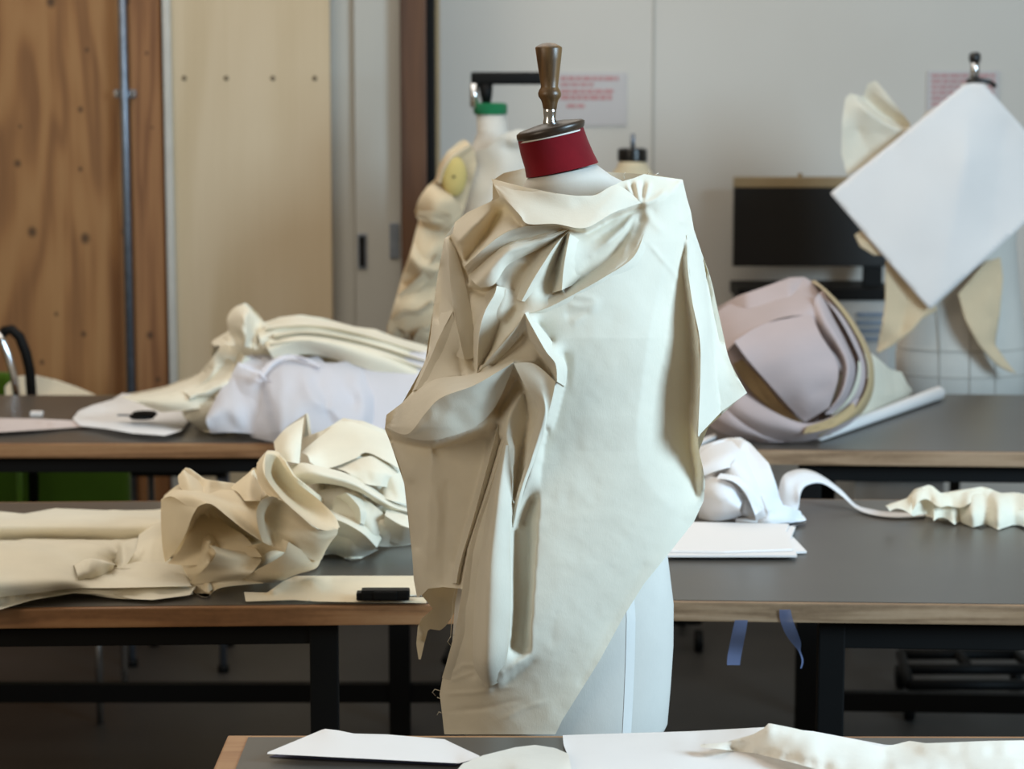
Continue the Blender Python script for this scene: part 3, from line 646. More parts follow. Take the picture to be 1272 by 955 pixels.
patches(bpy.data.objects['muslin_length'], [
 [[(-40,641,0),(30,638,1),(70,632,1),(140,634,1),(205,633,1)], [(-40,651,25),(60,648,25),(140,648,23),(180,648,19),(208,648,12)], [(-40,672,8),(60,672,6),(110,673,5),(150,673,4),(212,668,3)]],
 [[(-40,682,8),(20,677,7),(60,676,6),(120,678,5),(146,684,3)], [(-40,681,31),(20,675,33),(60,673,33),(120,676,31),(146,684,24)], [(-40,704,29),(30,698,29),(85,698,25),(125,702,18),(149,704,9)], [(-40,726,24),(40,720,22),(90,720,18),(150,711,12),(215,706,10)], [(-40,746,10),(40,737,11),(90,731,11),(150,730,11),(238,728,8)]],
 [[(-40,748,6),(0,744,6),(40,737,8),(90,732,9),(150,730,9),(236,726,7)], [(-40,752,4),(0,750,4),(40,742,5),(90,736,7),(150,735,6),(238,732,4)], [(-40,761,0),(0,757,0),(40,746,2),(90,737,5),(160,744,2),(240,738,2)]],
 [[(90,706,16),(112,697,18),(146,704,10)], [(92,702,25),(114,694,29),(143,701,20)], [(96,714,22),(118,708,22),(140,708,14)], [(98,724,14),(120,720,12),(140,714,8)]],
 [[(168,668,2),(186,648,3),(208,636,3)], [(172,664,10),(190,650,14),(208,644,14)], [(168,684,18),(190,672,22),(209,662,22)], [(155,704,6),(182,702,10),(212,700,10)]]], flat(zt), zt, wr=.3, seed=2, nu=40)
bp = [(200,620),(207,614),(215,608),(227,600),(221,591),(228,584),(249,599),(289,605),(302,595),(313,584),(318,590),(319,575),(330,563),(341,564),(352,577),(362,595),(383,612),(400,626),(415,639),(422,655),(407,671),(399,690),(394,703),(364,714),(330,724),(300,722),(271,730),(255,742),(231,728),(203,702),(200,660)]
relief('beige_cloth_pile', bp, mound(bp, .22, zt), [
  [(201,621,3),(201,660,3),(204,698,3)], [(203,697,4),(215,684,5),(228,668,6),(235,652,7),(239,641,7),(247,630,7),(260,626,7),(275,638,6),(295,655,6),(310,666,6),(324,673,6)],
  [(216,692,-1),(226,682,-2.4),(238,666,-3.6),(247,645,-4.2),(259,636,-4.4),(272,648,-4),(290,663,-3),(312,674,-2)],
  [(250,668,-3),(270,660,-1),(285,672,0),(300,685,1)], [(262,680,0),(300,668,2),(310,676,1)],
  [(203,622,3),(215,609,4),(235,606,4.6),(262,618,5.4)], [(236,617,6),(250,614,6.4),(280,628,7),(305,645,7)], [(222,592,1),(240,604,3),(270,607,4),(290,608,4)], [(240,610,3),(262,612,3.6)],
  [(305,605,1),(312,590,1),(318,602,2)], [(292,612,4),(305,616,5),(318,618,5.4)],
  [(326,672,6.6),(320,652,8),(320,636,8.4),(323,624,8.4),(338,616,8.2),(354,623,7.6),(372,641,7),(394,657,6.4),(415,659,5)],
  [(329,664,1),(327,645,1.4),(331,631,2),(342,625,3)], [(345,645,3.6),(370,662,5),(398,676,4.6)], [(335,668,3),(360,676,4),(392,690,3)], [(300,640,7),(312,655,7)],
  [(319,577,4),(321,595,5),(332,608,6),(345,617,7)], [(330,564,5),(327,580,5),(336,596,5.4),(350,606,6),(362,620,6)], [(343,566,5),(352,580,5.2),(366,598,5.6),(390,618,6),(412,640,5.6),(420,652,5)],
  [(338,578,-1),(346,592,-1.4),(356,604,-.6),(363,622,0)], [(372,624,3),(385,640,4),(398,654,5)],
  [(231,727,4),(248,712,5.6),(262,700,7),(268,688,7.6),(264,679,7),(258,677,6)], [(245,694,2),(256,688,1.4),(261,694,1)], [(270,690,6),(290,700,5),(308,706,4)],
  [(284,683,3),(315,676,5),(345,668,7),(357,672,7.4),(355,684,7),(335,696,6),(310,712,5)], [(295,688,1.6),(325,683,0),(346,677,.6)], [(365,680,6),(385,692,5),(396,700,4)], [(300,712,3.4),(318,696,3.4)],
  [(240,724,1.6),(285,716,.8),(330,716,.4)], [(256,741,5),(280,724,5),(310,718,4)]],
  M['muslin_beige'], cell=2.5, blur=3, noise=((40,.2),(15,.06)), seed=14, ztab=zt, skirt=.12, label='crumpled pile of beige muslin folded in loops on the table', cat='fabric')
lp = [(338,556),(352,536),(378,518),(376,540),(373,549),(400,539),(424,524),(450,528),(485,543),(500,560),(530,600),(540,640),(530,674),(505,678),(474,683),(456,690),(439,696),(425,685),(410,690),(390,692),(368,640),(345,590)]
relief('cream_cloth_pile', lp, mound(lp, .26, zt), [
  [(342,555,2),(360,540,4),(374,528,3),(372,548,2)], [(372,552,-1),(378,568,-1)], [(424,526,3),(400,545,5),(382,562,5)], [(425,526,4),(432,548,3),(441,567,3)], [(440,566,-1.6),(458,562,-2),(470,568,-1.4)], [(445,560,4),(475,570,5),(500,586,5)],
  [(380,560,4),(400,574,5),(440,570,6),(475,568,6)], [(362,590,5),(400,584,7),(440,600,8),(475,620,8),(500,628,7)], [(355,600,2),(400,603,1.6),(440,622,2),(460,630,2)], [(412,600,0),(400,610,-1)], 
  [(450,590,6),(475,585,6),(490,600,5)], [(470,610,1),(485,596,1)], [(480,600,6),(500,622,5)], [(410,610,6),(440,618,7),(470,635,7.6),(510,640,7)], [(400,635,5),(440,640,6),(455,640,6)], [(460,650,0),(475,640,-.6),(470,665,0)], [(480,640,5),(520,660,4)],
  [(420,650,5),(445,665,6),(468,678,5)], [(400,668,4),(425,660,6),(438,690,6)], [(412,680,0),(425,676,0)], [(395,690,3),(415,688,3)]],
  M['muslin_light'], cell=2.5, blur=2, noise=((40,.3),(16,.1)), seed=15, ztab=zt, skirt=.16, label='crumpled heap of cream muslin behind the beige pile', cat='fabric')
Yb = float(TY(300, 735, zt)); o = bpy.data.objects['beige_cloth_pile']
for v in o.data.vertices: v.co.y += .035
patches(o, [
 [[(200,620,-3),(200,650,-2),(202,680,-3),(205,698,-6)], [(222,616,1),(219,645,2),(213,674,1),(207,697,-4)], [(247,627,6),(239,641,6),(228,668,4),(210,695,-2)]],
 [[(201,620,-3),(213,609,-7),(228,603,-9),(262,607,-9),(300,611,-7),(320,622,-3)], [(215,617,1),(235,614,2),(260,618,3),(285,627,4),(305,639,5),(321,654,5)], [(240,634,5.5),(250,627,6.5),(262,626,7),(282,641,7),(302,657,7),(326,673,6)]],
 [[(236,655,-6),(252,637,-9),(275,648,-8),(302,664,-5)], [(224,682,-5),(262,668,-3),(295,673,-1),(318,682,1)], [(208,700,-6),(245,702,0),(290,693,3),(325,692,3)]],
 [[(221,591,-8),(222,600,-6),(228,612,-3)], [(228,584,-9),(234,596,-5),(240,612,-2)], [(231,586,-11),(249,599,-9),(262,612,-4)]],
 [[(286,606,-10),(296,612,-5),(304,622,0)], [(313,584,-11),(310,604,-4),(312,622,1)], [(316,586,-13),(324,602,-9),(324,622,-2)]],
 [[(326,673,6),(320,652,8),(319,634,8),(325,621,7.5),(338,616,6.5)], [(341,680,4),(333,657,3),(335,638,2.4),(343,628,3),(353,623,5)], [(370,688,5),(364,667,5.4),(364,652,5),(368,645,5),(373,641,6)], [(396,697,2),(397,682,4.6),(397,670,5.6),(396,663,5.6),(396,658,6)], [(404,684,-2),(412,672,1),(417,666,2),(419,662,2),(420,657,2)]],
 [[(330,564,-4),(343,566,-5),(356,584,-5),(372,602,-4),(395,620,-3),(415,640,-1),(422,655,1)], [(329,580,1),(338,590,-7),(350,606,-7),(368,625,-5),(390,641,-2),(408,651,1),(420,656,2)], [(330,600,4),(340,611,4),(352,622,5),(371,639,6),(386,651,6),(400,658,6),(419,660,2)]],
 [[(319,575,-5),(319,592,-1),(325,607,3),(335,617,5)], [(330,563,-4),(326,582,2),(335,601,5),(352,622,6)]],
 [[(231,728,0),(248,712,4),(262,698,7),(268,686,7.4),(259,677,5)], [(262,723,3),(275,712,5),(286,702,5.4),(292,692,5),(286,683,3)], [(300,720,3),(312,712,5),(320,703,4),(324,696,3),(320,688,1)]],
 [[(300,718,3),(335,699,7),(353,687,8),(358,673,7)], [(330,724,2),(352,714,5),(376,702,5),(386,690,3)], [(345,724,-1),(367,714,0),(392,706,-2),(399,694,-3)]],
 [[(284,684,0),(315,677,1),(345,669,3),(358,673,7)], [(300,702,3),(318,694,0),(338,684,0),(354,686,7.4)]],
 [[(233,727,0),(255,722,2),(285,716,2),(325,716,1)], [(231,729,1),(255,742,2),(274,730,4),(328,724,2)]]], Yb, zt, wr=.12)
o = bpy.data.objects['cream_cloth_pile']
for v in o.data.vertices: v.co.y += .05
Yb2 = float(TY(440, 694, zt))
patches(o, [
 [[(374,562,-8),(400,540,-14),(424,524,-17),(450,528,-17),(485,543,-15),(515,565,-13)], [(382,566,-4),(402,560,-8),(430,550,-10),(455,548,-10),(484,558,-9),(515,580,-8)], [(385,574,-2),(405,582,-3),(440,570,-5),(455,562,-7),(480,573,-5),(515,594,-5)]],
 [[(340,549,-10),(342,560,-6),(346,572,-4)], [(354,533,-12),(360,550,-6),(362,574,-1)], [(378,518,-15),(375,540,-9),(372,576,-2)]],
 [[(350,586,-4),(372,575,-2),(400,580,0),(430,588,0),(460,604,0),(490,624,-1),(520,632,-2)], [(358,596,0),(384,586,3),(412,592,4),(440,600,4),(466,615,4),(492,630,3),(520,637,1)], [(370,606,-2),(396,600,2),(425,604,3),(450,613,3),(470,626,3),(495,636,2),(520,642,0)]],
 [[(408,580,-7),(440,571,-6),(468,567,-7),(494,586,-6)], [(430,586,-1),(452,584,-1),(474,586,-1),(490,592,-2)], [(445,598,0),(458,602,1),(474,604,0),(484,606,-2)]],
 [[(468,614,-2),(488,590,-2),(508,588,-5)], [(480,620,2),(500,625,1),(515,628,-1)]],
 [[(396,610,-6),(425,606,-5),(450,620,-3),(470,633,0),(500,640,2),(526,645,0)], [(402,634,-1),(425,636,2),(455,642,3),(478,652,5),(500,656,4),(526,656,2)], [(398,662,-4),(428,660,0),(450,668,2),(470,678,2),(500,678,0),(526,673,-3)]],
 [[(415,618,0),(440,612,1),(470,632,4),(478,640,4)], [(412,640,3),(440,640,5),(460,655,6),(470,668,4)], [(405,655,0),(430,664,3),(450,676,4),(466,681,3)]],
 [[(400,664,1),(422,655,4),(445,662,6),(462,672,5)], [(396,680,0),(418,674,3),(440,682,4),(464,680,4)], [(393,692,0),(415,688,0),(439,696,0),(470,683,1)]]], Yb2, zt, wr=.18, seed=5)
patches(o, ridge([(402,630,1),(428,636,2),(455,648,4),(474,668,4)], [(400,640,6),(425,648,8),(450,662,9),(468,680,5)], [(398,660,1),(420,668,3),(440,680,4),(462,684,3)]) + ridge([(480,632,2),(505,640,3),(526,648,2)], [(478,640,6.4),(500,653,7.4),(526,660,5)], [(474,668,3),(498,676,2),(526,672,1)]) + ridge([(418,616,0),(430,636,2),(432,656,3)], [(430,612,4),(446,630,7),(448,650,7)], [(455,622,2),(463,640,3),(464,655,4)]), Yb2, zt, wr=.1, seed=25)
so = [(303,735),(305,747),(364,745),(394,747),(460,748),(530,749),(526,715),(440,715),(367,715),(351,722),(332,736)]
relief('muslin_strip', so, flat(zt), [[(303,738,4),(335,737,5),(394,738,5),(440,739,5),(530,740,5)], [(305,746,2),(530,748,2)], [(360,716,7),(345,728,10),(336,736,8)], [(367,716,9),(390,722,11),(405,735,4)], [(410,720,4),(530,720,4)], [(410,733,3),(530,733,3)]],
  M['muslin_beige'], cell=2.5, blur=2, noise=((40,.3),), seed=16, ztab=zt, label='flat folded muslin strip along the table edge under a black tool', cat='fabric')
q0 = T(443, 743, zt+.012); q1 = T(512, 743, zt+.012)
tl = thing('craft_knife', 'black handled tool with thin metal tip on the muslin strip', 'tool', q0)
MB().box(q0[0], q0[0]+.012, q0[1]-.011, q0[1]+.011, zt+.010, zt+.024, .003).build('end_cap', M['black'], tl)
k = MB(); k.box(q0[0]+.008, q1[0]-.004, q0[1]-.013, q0[1]+.013, zt+.010, zt+.029, .005); k.box(q0[0]+.03, q0[0]+.07, q0[1]-.015, q0[1]+.015, zt+.012, zt+.027, .003); k.build('handle', M['black'], tl)
MB().box(q1[0]-.004, q1[0]+.02, q0[1]-.004, q0[1]+.004, zt+.015, zt+.017).build('blade', M['chrome'], tl)

# ------------------------------------------------------------------ middle right table
zm = ZT
for i_, (pol, lab) in enumerate((([(832,652),(985,655),(984,668),(1002,687),(960,689),(828,690)], 'white paper sheet at the bottom of the stack beside the ribbons'),
                    ([(834,651),(988,656),(982,671),(990,692),(910,692),(826,692)], 'white paper sheet in the middle of the stack beside the ribbons'),
                    ([(836,650),(980,653),(976,662),(985,684),(900,687),(828,686)], 'white paper sheet topping the stack beside the ribbons'))):
    z0 = zm+.002+i_*.005; pts = [T(x, y, z0) for x, y in pol]; n = len(pts)
    o = mesh('paper_sheet', pts+[(x, y, z+.004) for x, y, z in pts], [tuple(range(n))[::-1], tuple(range(n, 2*n))]+[(k_, (k_+1)%n, n+(k_+1)%n, n+k_) for k_ in range(n)], M['paper'], smooth=False)
    tag(o, lab, 'paper', 'paper stack on the middle table')
rp = [(850,575),(870,559),(890,552),(905,548),(922,547),(935,555),(945,566),(958,580),(965,600),(970,620),(976,632),(998,640),(1000,648),(985,653),(960,656),(930,655),(915,650),(905,644),(890,648),(868,643),(850,645)]
relief('white_ribbon_heap', rp, mound(rp, .16, zm+.002), [
  [(855,575,3),(905,553,4),(925,550,4)], [(925,552,5),(920,566,6),(905,578,6)], [(870,578,3),(900,590,5),(930,600,6),(955,625,5),(962,645,4)], [(868,585,-1),(895,596,0),(915,608,1)], [(905,585,6),(925,598,7),(945,615,7),(958,640,6)],
  [(895,600,5),(880,620,6),(872,640,5)], [(915,608,4),(930,625,5),(925,645,5)], [(905,604,7),(912,625,7),(905,642,6)], [(935,612,0),(940,630,0)], [(925,648,-2),(945,646,-1)], [(920,644,4),(950,650,5),(995,645,4)], [(930,560,3),(955,590,5)], [(968,600,5),(972,628,4)]],
  M['white_cloth'], cell=2.5, blur=2, noise=((30,.3),(12,.08)), seed=21, ztab=zm, skirt=.1, off=.003, label='heap of white ribbons and interfacing behind the white paper stack', cat='fabric')
o = bpy.data.objects['white_ribbon_heap']
for v in o.data.vertices: v.co.y += .04
patches(o, [
 [[(855,577,-4),(880,556,-9),(905,548,-12),(925,547,-13)], [(860,586,1),(885,571,0),(908,562,-2),(932,557,-8)], [(868,593,2),(890,585,3),(912,579,2),(942,571,-4)]],
 [[(923,548,-10),(945,566,-9),(960,590,-7),(968,615,-5),(975,640,-2)], [(912,572,1),(930,588,3),(945,608,4),(955,630,4),(962,650,2)], [(900,588,2),(915,600,5),(928,618,6),(937,636,5),(940,652,3)]],
 [[(872,590,1),(892,594,4),(910,602,5),(924,618,4)], [(866,615,2),(885,618,6),(903,622,7.4),(919,632,6)], [(868,643,-2),(885,647,1),(905,645,2),(921,640,2)]],
 [[(895,588,4),(915,592,5),(935,606,6),(950,630,5)], [(890,594,5),(910,598,7),(926,612,7),(938,640,6)]],
 [[(912,640,-2),(935,643,1),(965,645,1),(998,640,-3)], [(914,645,2),(938,648,4),(966,649,3),(1001,645,-1)], [(914,650,1),(935,655,2),(965,656,0),(1000,649,-1)]]], float(TY(930, 652, zm)), zm+.004, wr=.12, seed=6)
def ribbon(name, up, lo, mat, label, cat):
    n = len(up); sub = 6; v = []; f = []
    ts = np.linspace(0, n-1, (n-1)*sub+1)
    def cr(A, t):
        A = np.array(A, float); i = min(int(t), n-2); u = t-i
        p0, p1, p2, p3 = A[max(i-1, 0)], A[i], A[i+1], A[min(i+2, n-1)]
        return .5*((2*p1)+(p2-p0)*u+(2*p0-5*p1+4*p2-p3)*u*u+(3*p1-p0-3*p2+p3)*u**3)
    for t_ in ts:
        a, b_ = cr(up, t_), cr(lo, t_)
        for k_ in range(4):
            c = a+(b_-a)*k_/3; v.append(P(c[0], c[1], c[2]))
    for i in range(len(ts)-1):
        for k_ in range(3): f.append((i*4+k_, i*4+k_+1, i*4+k_+5, i*4+k_+4))
    o = mesh(name, v, f, mat); md = o.modifiers.new('thickness', 'SOLIDIFY'); md.thickness = .0012
    return tag(o, label, cat)
d0 = T(1000, 640, zm)[1]
ribbon('white_ribbon', [(966,612,d0+.05),(972,592,d0+.06),(985,584,d0+.1),(1003,583,d0+.13),(1022,591,d0+.13),(1045,608,d0+.1),(1063,626,d0+.06),(1082,632,TY(1082,633,zm+.004)),(1110,636,TY(1110,637,zm+.004)),(1150,636,TY(1150,637,zm+.004))],
       [(972,645,d0-.03),(990,634,d0-.02),(994,613,d0),(1003,602,d0+.04),(1022,600,d0+.07),(1044,614,d0+.06),(1062,630,d0+.03),(1080,638,TY(1080,639,zm+.004)),(1110,642,TY(1110,643,zm+.004)),(1148,641,TY(1148,642,zm+.004))],
       M['white_cloth'], 'single white ribbon arching from the heap across to cream ruffle', 'ribbon')
fl = [(1100,628),(1128,619),(1138,608),(1155,603),(1170,613),(1195,609),(1222,605),(1246,613),(1262,612),(1290,618),(1290,655),(1258,652),(1240,658),(1225,651),(1208,655),(1190,647),(1168,646),(1150,641),(1120,632)]
ruf = relief('cream_ruffle', fl, mound(fl, .14, zm), [[(1105,628,0),(1160,618,1),(1280,622,1)], [(1140,638,1),(1200,648,1.4),(1280,648,1.2)]], M['muslin_light'], cell=2.5, blur=2, noise=((20,.35),(10,.15)), seed=23, ztab=zm, skirt=.08,
   label='cream gathered ruffle strip lying on the bare grey table', cat='fabric')
rg = random.Random(5); tops = [(1100,628,0),(1126,619,-2),(1140,608,-4),(1156,603,-5),(1172,613,-4),(1198,609,-5),(1222,605,-6),(1246,613,-5),(1264,612,-5),(1290,618,-5)]
top = crs(tops, 46); rows_ = []
for f_ in (0, .35, .7, 1.0):
    r = []
    for i_, (x, y, h) in enumerate(top):
        yb_ = np.interp(x, [1100,1150,1190,1225,1260,1290], [631,642,649,653,654,655]); wv = math.sin(i_*.95+.6*math.sin(i_*.37))
        r.append((x+f_*3*math.cos(i_*.95), y+(yb_-y)*f_+(3.2*wv*f_**2), h+f_*6+wv*1.5*f_))
    rows_.append(r)
top2 = []
for f_ in (0, .5, 1.0): top2.append([(x, y+2+f_*16+2.6*f_*math.sin(i_*.8+2), h+2+f_*4+1.6*f_*math.sin(i_*.8+1)) for i_, (x, y, h) in enumerate(top[8:])])
patches(ruf, [rows_, top2], float(TY(1200, 650, zm)), zm, nu=110, nv=12, wr=.15, seed=19)
# tape strips on the front edge
for nodes, lab in (([(921,770,8),(918,785,8.5),(915,800,8.5),(912,816,8.5),(911,826,8)], 'straight bluish tape strip hanging under the table edge'),
                   ([(975,757,7),(977,770,8),(983,786,8),(989,798,6),(993,808,1.6),(997,820,1.2),(995,830,1)], 'bent bluish tape strip hanging beside the black table leg')):
    Yt = ay2 + (P(nodes[0][0], 760, ay2)[0]-ax2)*math.tan(rr) - .003; R_ = crs(nodes, 22); v_ = []
    for i_, (x, y, hw) in enumerate(R_):
        for s_ in (-1, 0, 1): v_.append(P(x+s_*hw, y, Yt-.006*math.sin(i_*.35)*(i_/21)-.003*s_*math.sin(i_*.2)))
    o = mesh('tape_strip', v_, [(3*a_+b_, 3*a_+b_+1, 3*a_+b_+4, 3*a_+b_+3) for a_ in range(21) for b_ in range(2)], M['tape']); tag(o, lab, 'tape')

# ------------------------------------------------------------------ back right table
zb = ZT
mv = [(860,430),(875,400),(893,386),(920,371),(955,359),(985,348),(1003,347),(1020,357),(1034,372),(1048,390),(1066,412),(1080,432),(1082,455),(1078,485),(1066,512),(1050,528),(1020,538),(1005,545),(985,550),(960,548),(930,546),(900,538),(872,525),(860,510)]
mo = relief('mauve_cloth_heap', mv, mound(mv, .26, zb), [
  [(880,402,2),(920,388,5),(960,384,5),(990,376,5)], [(895,394,1),(930,398,1.6),(950,396,2)], [(1003,350,3),(1016,368,6),(1020,385,6),(1012,400,3)], [(1020,362,6),(1045,390,7),(1066,425,8),(1076,455,8),(1070,490,8),(1050,515,7),(1010,535,6),(985,545,5)],
  [(1030,400,0),(1050,430,-2),(1062,455,-1)], [(915,420,7),(925,410,7),(960,395,6),(1005,390,5)], [(915,422,7),(930,445,8),(960,480,8),(985,508,7),(998,522,6)], [(905,435,0),(925,455,-2),(945,475,-4),(965,500,-4),(985,520,-1)],
  [(1012,400,2),(1020,430,2),(1040,450,5),(1045,465,5)], [(1015,415,6),(1030,440,7),(1043,458,7),(1040,480,6),(1010,510,6)], [(1050,470,3),(1040,500,3),(1020,520,3)], [(960,430,7),(990,440,7),(1000,470,7)], [(1055,465,7),(1048,490,6),(1025,515,6)],
  [(880,470,3),(895,490,4),(930,515,5),(975,540,5)], [(890,500,0),(920,520,0),(960,540,1)], [(870,510,3),(910,535,3),(950,546,3)], [(880,430,3),(890,450,0)]],
  M['mauve'], cell=2.5, blur=3, noise=((40,.3),(16,.08)), seed=31, ztab=zb, skirt=.16, label='mauve grey satin heap folded over itself on the back table', cat='fabric')
for v in mo.data.vertices: v.co.y += .07
patches(mo, [
 [[(868,425,-14),(893,386,-22),(940,364,-26),(985,348,-28),(1010,350,-28),(1040,380,-24),(1074,420,-18)], [(880,442,-6),(910,405,-9),(950,386,-11),(990,376,-11),(1018,378,-10),(1042,405,-10),(1070,442,-9)], [(890,452,-5),(915,424,-1),(955,400,-3),(990,392,-4),(1012,396,-5),(1034,425,-8),(1062,456,-6)]],
 [[(912,424,2),(930,448,5),(960,482,5),(985,510,3),(1000,524,2)], [(950,402,-2),(970,430,4),(990,465,6),(1005,495,5),(1014,516,3)], [(1008,390,-4),(1019,415,2),(1037,445,4),(1041,470,5),(1030,506,4)]],
 [[(1010,395,-5),(1022,420,-3),(1042,448,-2),(1046,472,1),(1032,508,3)], [(1012,372,-9),(1024,395,-3),(1042,425,0),(1054,455,2),(1046,490,4),(1025,514,4)], [(1018,364,-12),(1036,392,-10),(1056,425,-9),(1066,455,-6),(1056,490,-1),(1034,514,3)]],
 [[(1022,360,-14),(1046,388,-11),(1068,425,-7),(1078,458,-4),(1072,490,-1),(1046,520,2)], [(1018,364,-14),(1040,392,-7),(1060,428,-3),(1070,458,-1),(1062,490,2),(1036,518,4)]],
 [[(1072,462,-5),(1062,495,1),(1040,514,4),(1002,526,5),(962,512,5),(922,488,1),(888,462,-5)], [(1078,470,-5),(1068,505,1),(1040,526,4),(998,538,5),(950,526,5),(912,504,2),(880,476,-5)], [(1080,482,-6),(1066,517,-1),(1035,538,2),(990,549,1),(940,538,2),(900,515,0),(874,490,-6)]],
 [[(868,478,-8),(900,502,0),(940,532,2),(988,549,0)], [(866,500,-5),(900,524,1),(940,542,2),(982,550,0)], [(865,518,-7),(900,539,-2),(940,548,-1),(975,551,0)]],
 [[(893,455,-5),(905,472,-3),(925,490,0),(950,508,1)], [(908,452,-5),(924,476,-6),(946,500,-5),(985,526,2)]]], float(TY(985, 550, zb)), zb, wr=.15, seed=7, nu=40)
# beige lining edge of the heap
lo_ = mesh('lining_hem', [], [], M['lining'], mo); lo_['label'] = 'tan turned hem of the heap'
patches(lo_, [
 [[(1008,350,-27),(1023,361,-12),(1047,389,-9),(1069,426,-5),(1079,458,-2),(1073,490,1),(1048,522,4),(1016,541,4)], [(1012,348,-29),(1030,363,-15),(1054,390,-12),(1075,428,-8),(1084,460,-5),(1079,490,-1),(1060,518,2),(1022,542,2)], [(1016,352,-34),(1036,370,-24),(1060,398,-20),(1080,434,-16),(1086,462,-13),(1083,492,-8),(1066,518,-3),(1030,541,0)]],
 [[(922,446,-6),(945,470,-8),(970,500,-6),(997,524,-1)], [(910,452,-5),(926,478,-7),(955,506,-4),(988,526,2)]],
 [[(1060,500,3),(1035,518,6),(1002,530,6.6)], [(1064,510,3),(1036,530,6),(998,539,6.4)]]], float(TY(985, 550, zb)), zb, nu=40, seed=9, wr=.1)
cm = [(1040,470),(1078,436),(1092,446),(1105,458),(1120,462),(1128,478),(1134,484),(1128,496),(1110,506),(1080,522),(1050,535),(1030,538)]
relief('cream_offcut', cm, mound(cm, .1, zb), [[(1080,440,2),(1095,460,4),(1100,490,4)], [(1105,460,0),(1112,480,0),(1108,500,0)], [(1120,465,3),(1126,490,3)], [(1075,480,2),(1070,515,2)]], M['muslin_light'], cell=2.5, noise=((20,.6),), seed=33, ztab=zb, skirt=.08, label='small cream offcut tucked between mauve heap and white roll', cat='fabric')
a, b_ = T(1166, 497, zb), T(1018, 549, zb)
k = MB(); r0 = .018
dirv = (Vector(b_)-Vector(a)).normalized()
k.tube([Vector(a)+Vector((0,0,r0+.002))-dirv*.01, Vector(a)+Vector((0,0,r0+.002)), Vector(b_)+Vector((0,0,.014)), Vector(b_)+Vector((0,0,.013))+dirv*.008], [.010, r0, .012, .006], 18)
tag(k.build('paper_roll', M['paper'], None, True), 'slim white paper roll lying beside the mauve heap', 'paper roll')
st_ = [T(862, 552, zb+.004), T(888, 541, zb+.004), T(890, 544, zb+.004), T(864, 556, zb+.004)]
tag(mesh('paper_strip', st_+[(x, y, z+.006) for x, y, z in st_], [(3,2,1,0),(4,5,6,7),(0,1,5,4),(1,2,6,5),(2,3,7,6),(3,0,4,7)], M['paper'], smooth=False), 'narrow white paper strip between the cape and mauve heap', 'paper')

# ------------------------------------------------------------------ back left table
zl = ZT
cf = [(148,493),(170,490),(200,484),(245,466),(262,446),(272,432),(262,425),(284,412),(282,395),(290,383),(303,378),(315,388),(326,403),(345,396),(372,393),(400,397),(440,408),(465,411),(490,421),(530,432),(560,445),(560,520),(480,530),(300,536),(262,538),(250,530),(235,520),(200,515),(160,505)]
relief('cream_cloth_heap', cf, mound(cf, .3, zl, hmax=130), [
  [(284,412,2),(290,386,4),(300,380,4),(306,400,5),(303,425,5)], [(308,392,-1),(315,400,-2),(308,425,-3)], [(320,400,4),(322,420,4)], [(262,425,2),(285,418,4),(290,432,3)], [(280,425,0),(284,434,-1)],
  [(330,405,3),(370,396,5),(420,405,5),(470,415,5),(540,440,4)], [(330,412,1),(380,406,2),(440,415,2),(500,430,2)], [(330,420,5),(380,415,6),(440,425,6),(530,455,5)], [(345,440,-1),(375,447,-4),(392,455,-4),(420,440,-2)], [(345,430,4),(400,430,4)], [(400,455,1),(430,450,1)],
  [(200,487,3),(245,470,5),(285,455,5)], [(235,485,0),(260,475,-1),(285,466,0)], [(180,495,2),(230,500,4),(280,490,5)], [(230,515,5),(260,520,5),(290,520,5)], [(255,532,4),(262,536,0)]],
  M['muslin_light'], cell=3, blur=2, noise=((26,.5),(12,.15)), seed=41, ztab=zl, skirt=.15, label='long cream gathered garment heap rising to a knotted peak', cat='fabric')
o = bpy.data.objects['cream_cloth_heap']
for v in o.data.vertices: v.co.y += .04
patches(o, [
 [[(285,414,-6),(282,396,-9),(290,383,-12),(303,378,-12)], [(296,426,0),(298,408,1),(302,394,0),(310,384,-8)], [(304,432,2),(306,415,3),(306,402,2),(308,392,-2)]],
 [[(303,379,-11),(318,391,-13),(327,404,-11)], [(307,400,-2),(315,410,-8),(324,420,-7)], [(303,430,1),(311,432,-2),(320,434,-2)]],
 [[(262,425,-9),(272,419,-8),(286,413,-6)], [(266,430,-4),(280,428,0),(293,430,0)]],
 [[(318,412,-10),(345,396,-16),(372,393,-18),(420,402,-18),(465,411,-17),(540,434,-16)], [(322,420,-2),(350,407,-6),(380,403,-7),(430,412,-7),(475,422,-6),(540,448,-5)], [(326,434,-3),(355,426,-4),(385,420,-4),(430,428,-4),(475,440,-4),(540,466,-3)]],
 [[(328,420,-8),(368,410,-9),(420,416,-9),(480,430,-8),(540,454,-7)], [(332,432,1),(372,422,1),(420,428,1.4),(475,443,2),(535,469,2)], [(340,446,0),(380,440,-2),(415,446,-1),(460,460,2),(520,482,2)]],
 [[(150,493,-4),(200,484,-6),(245,466,-10),(272,440,-14)], [(165,498,3),(220,489,4),(258,475,1),(290,450,-3)], [(200,512,4),(240,508,8),(275,500,6),(300,478,2)]],
 [[(228,486,4),(258,476,3),(288,462,2)], [(236,494,8),(264,484,7),(290,474,5)], [(230,500,5),(262,494,5),(292,484,3)]],
 [[(226,512,3),(258,500,9),(296,494,8)], [(232,522,4),(260,518,9),(298,516,8)], [(245,531,1),(264,539,2),(302,535,2)]]], float(TY(300, 536, zl)), zl, wr=.45, seed=11)
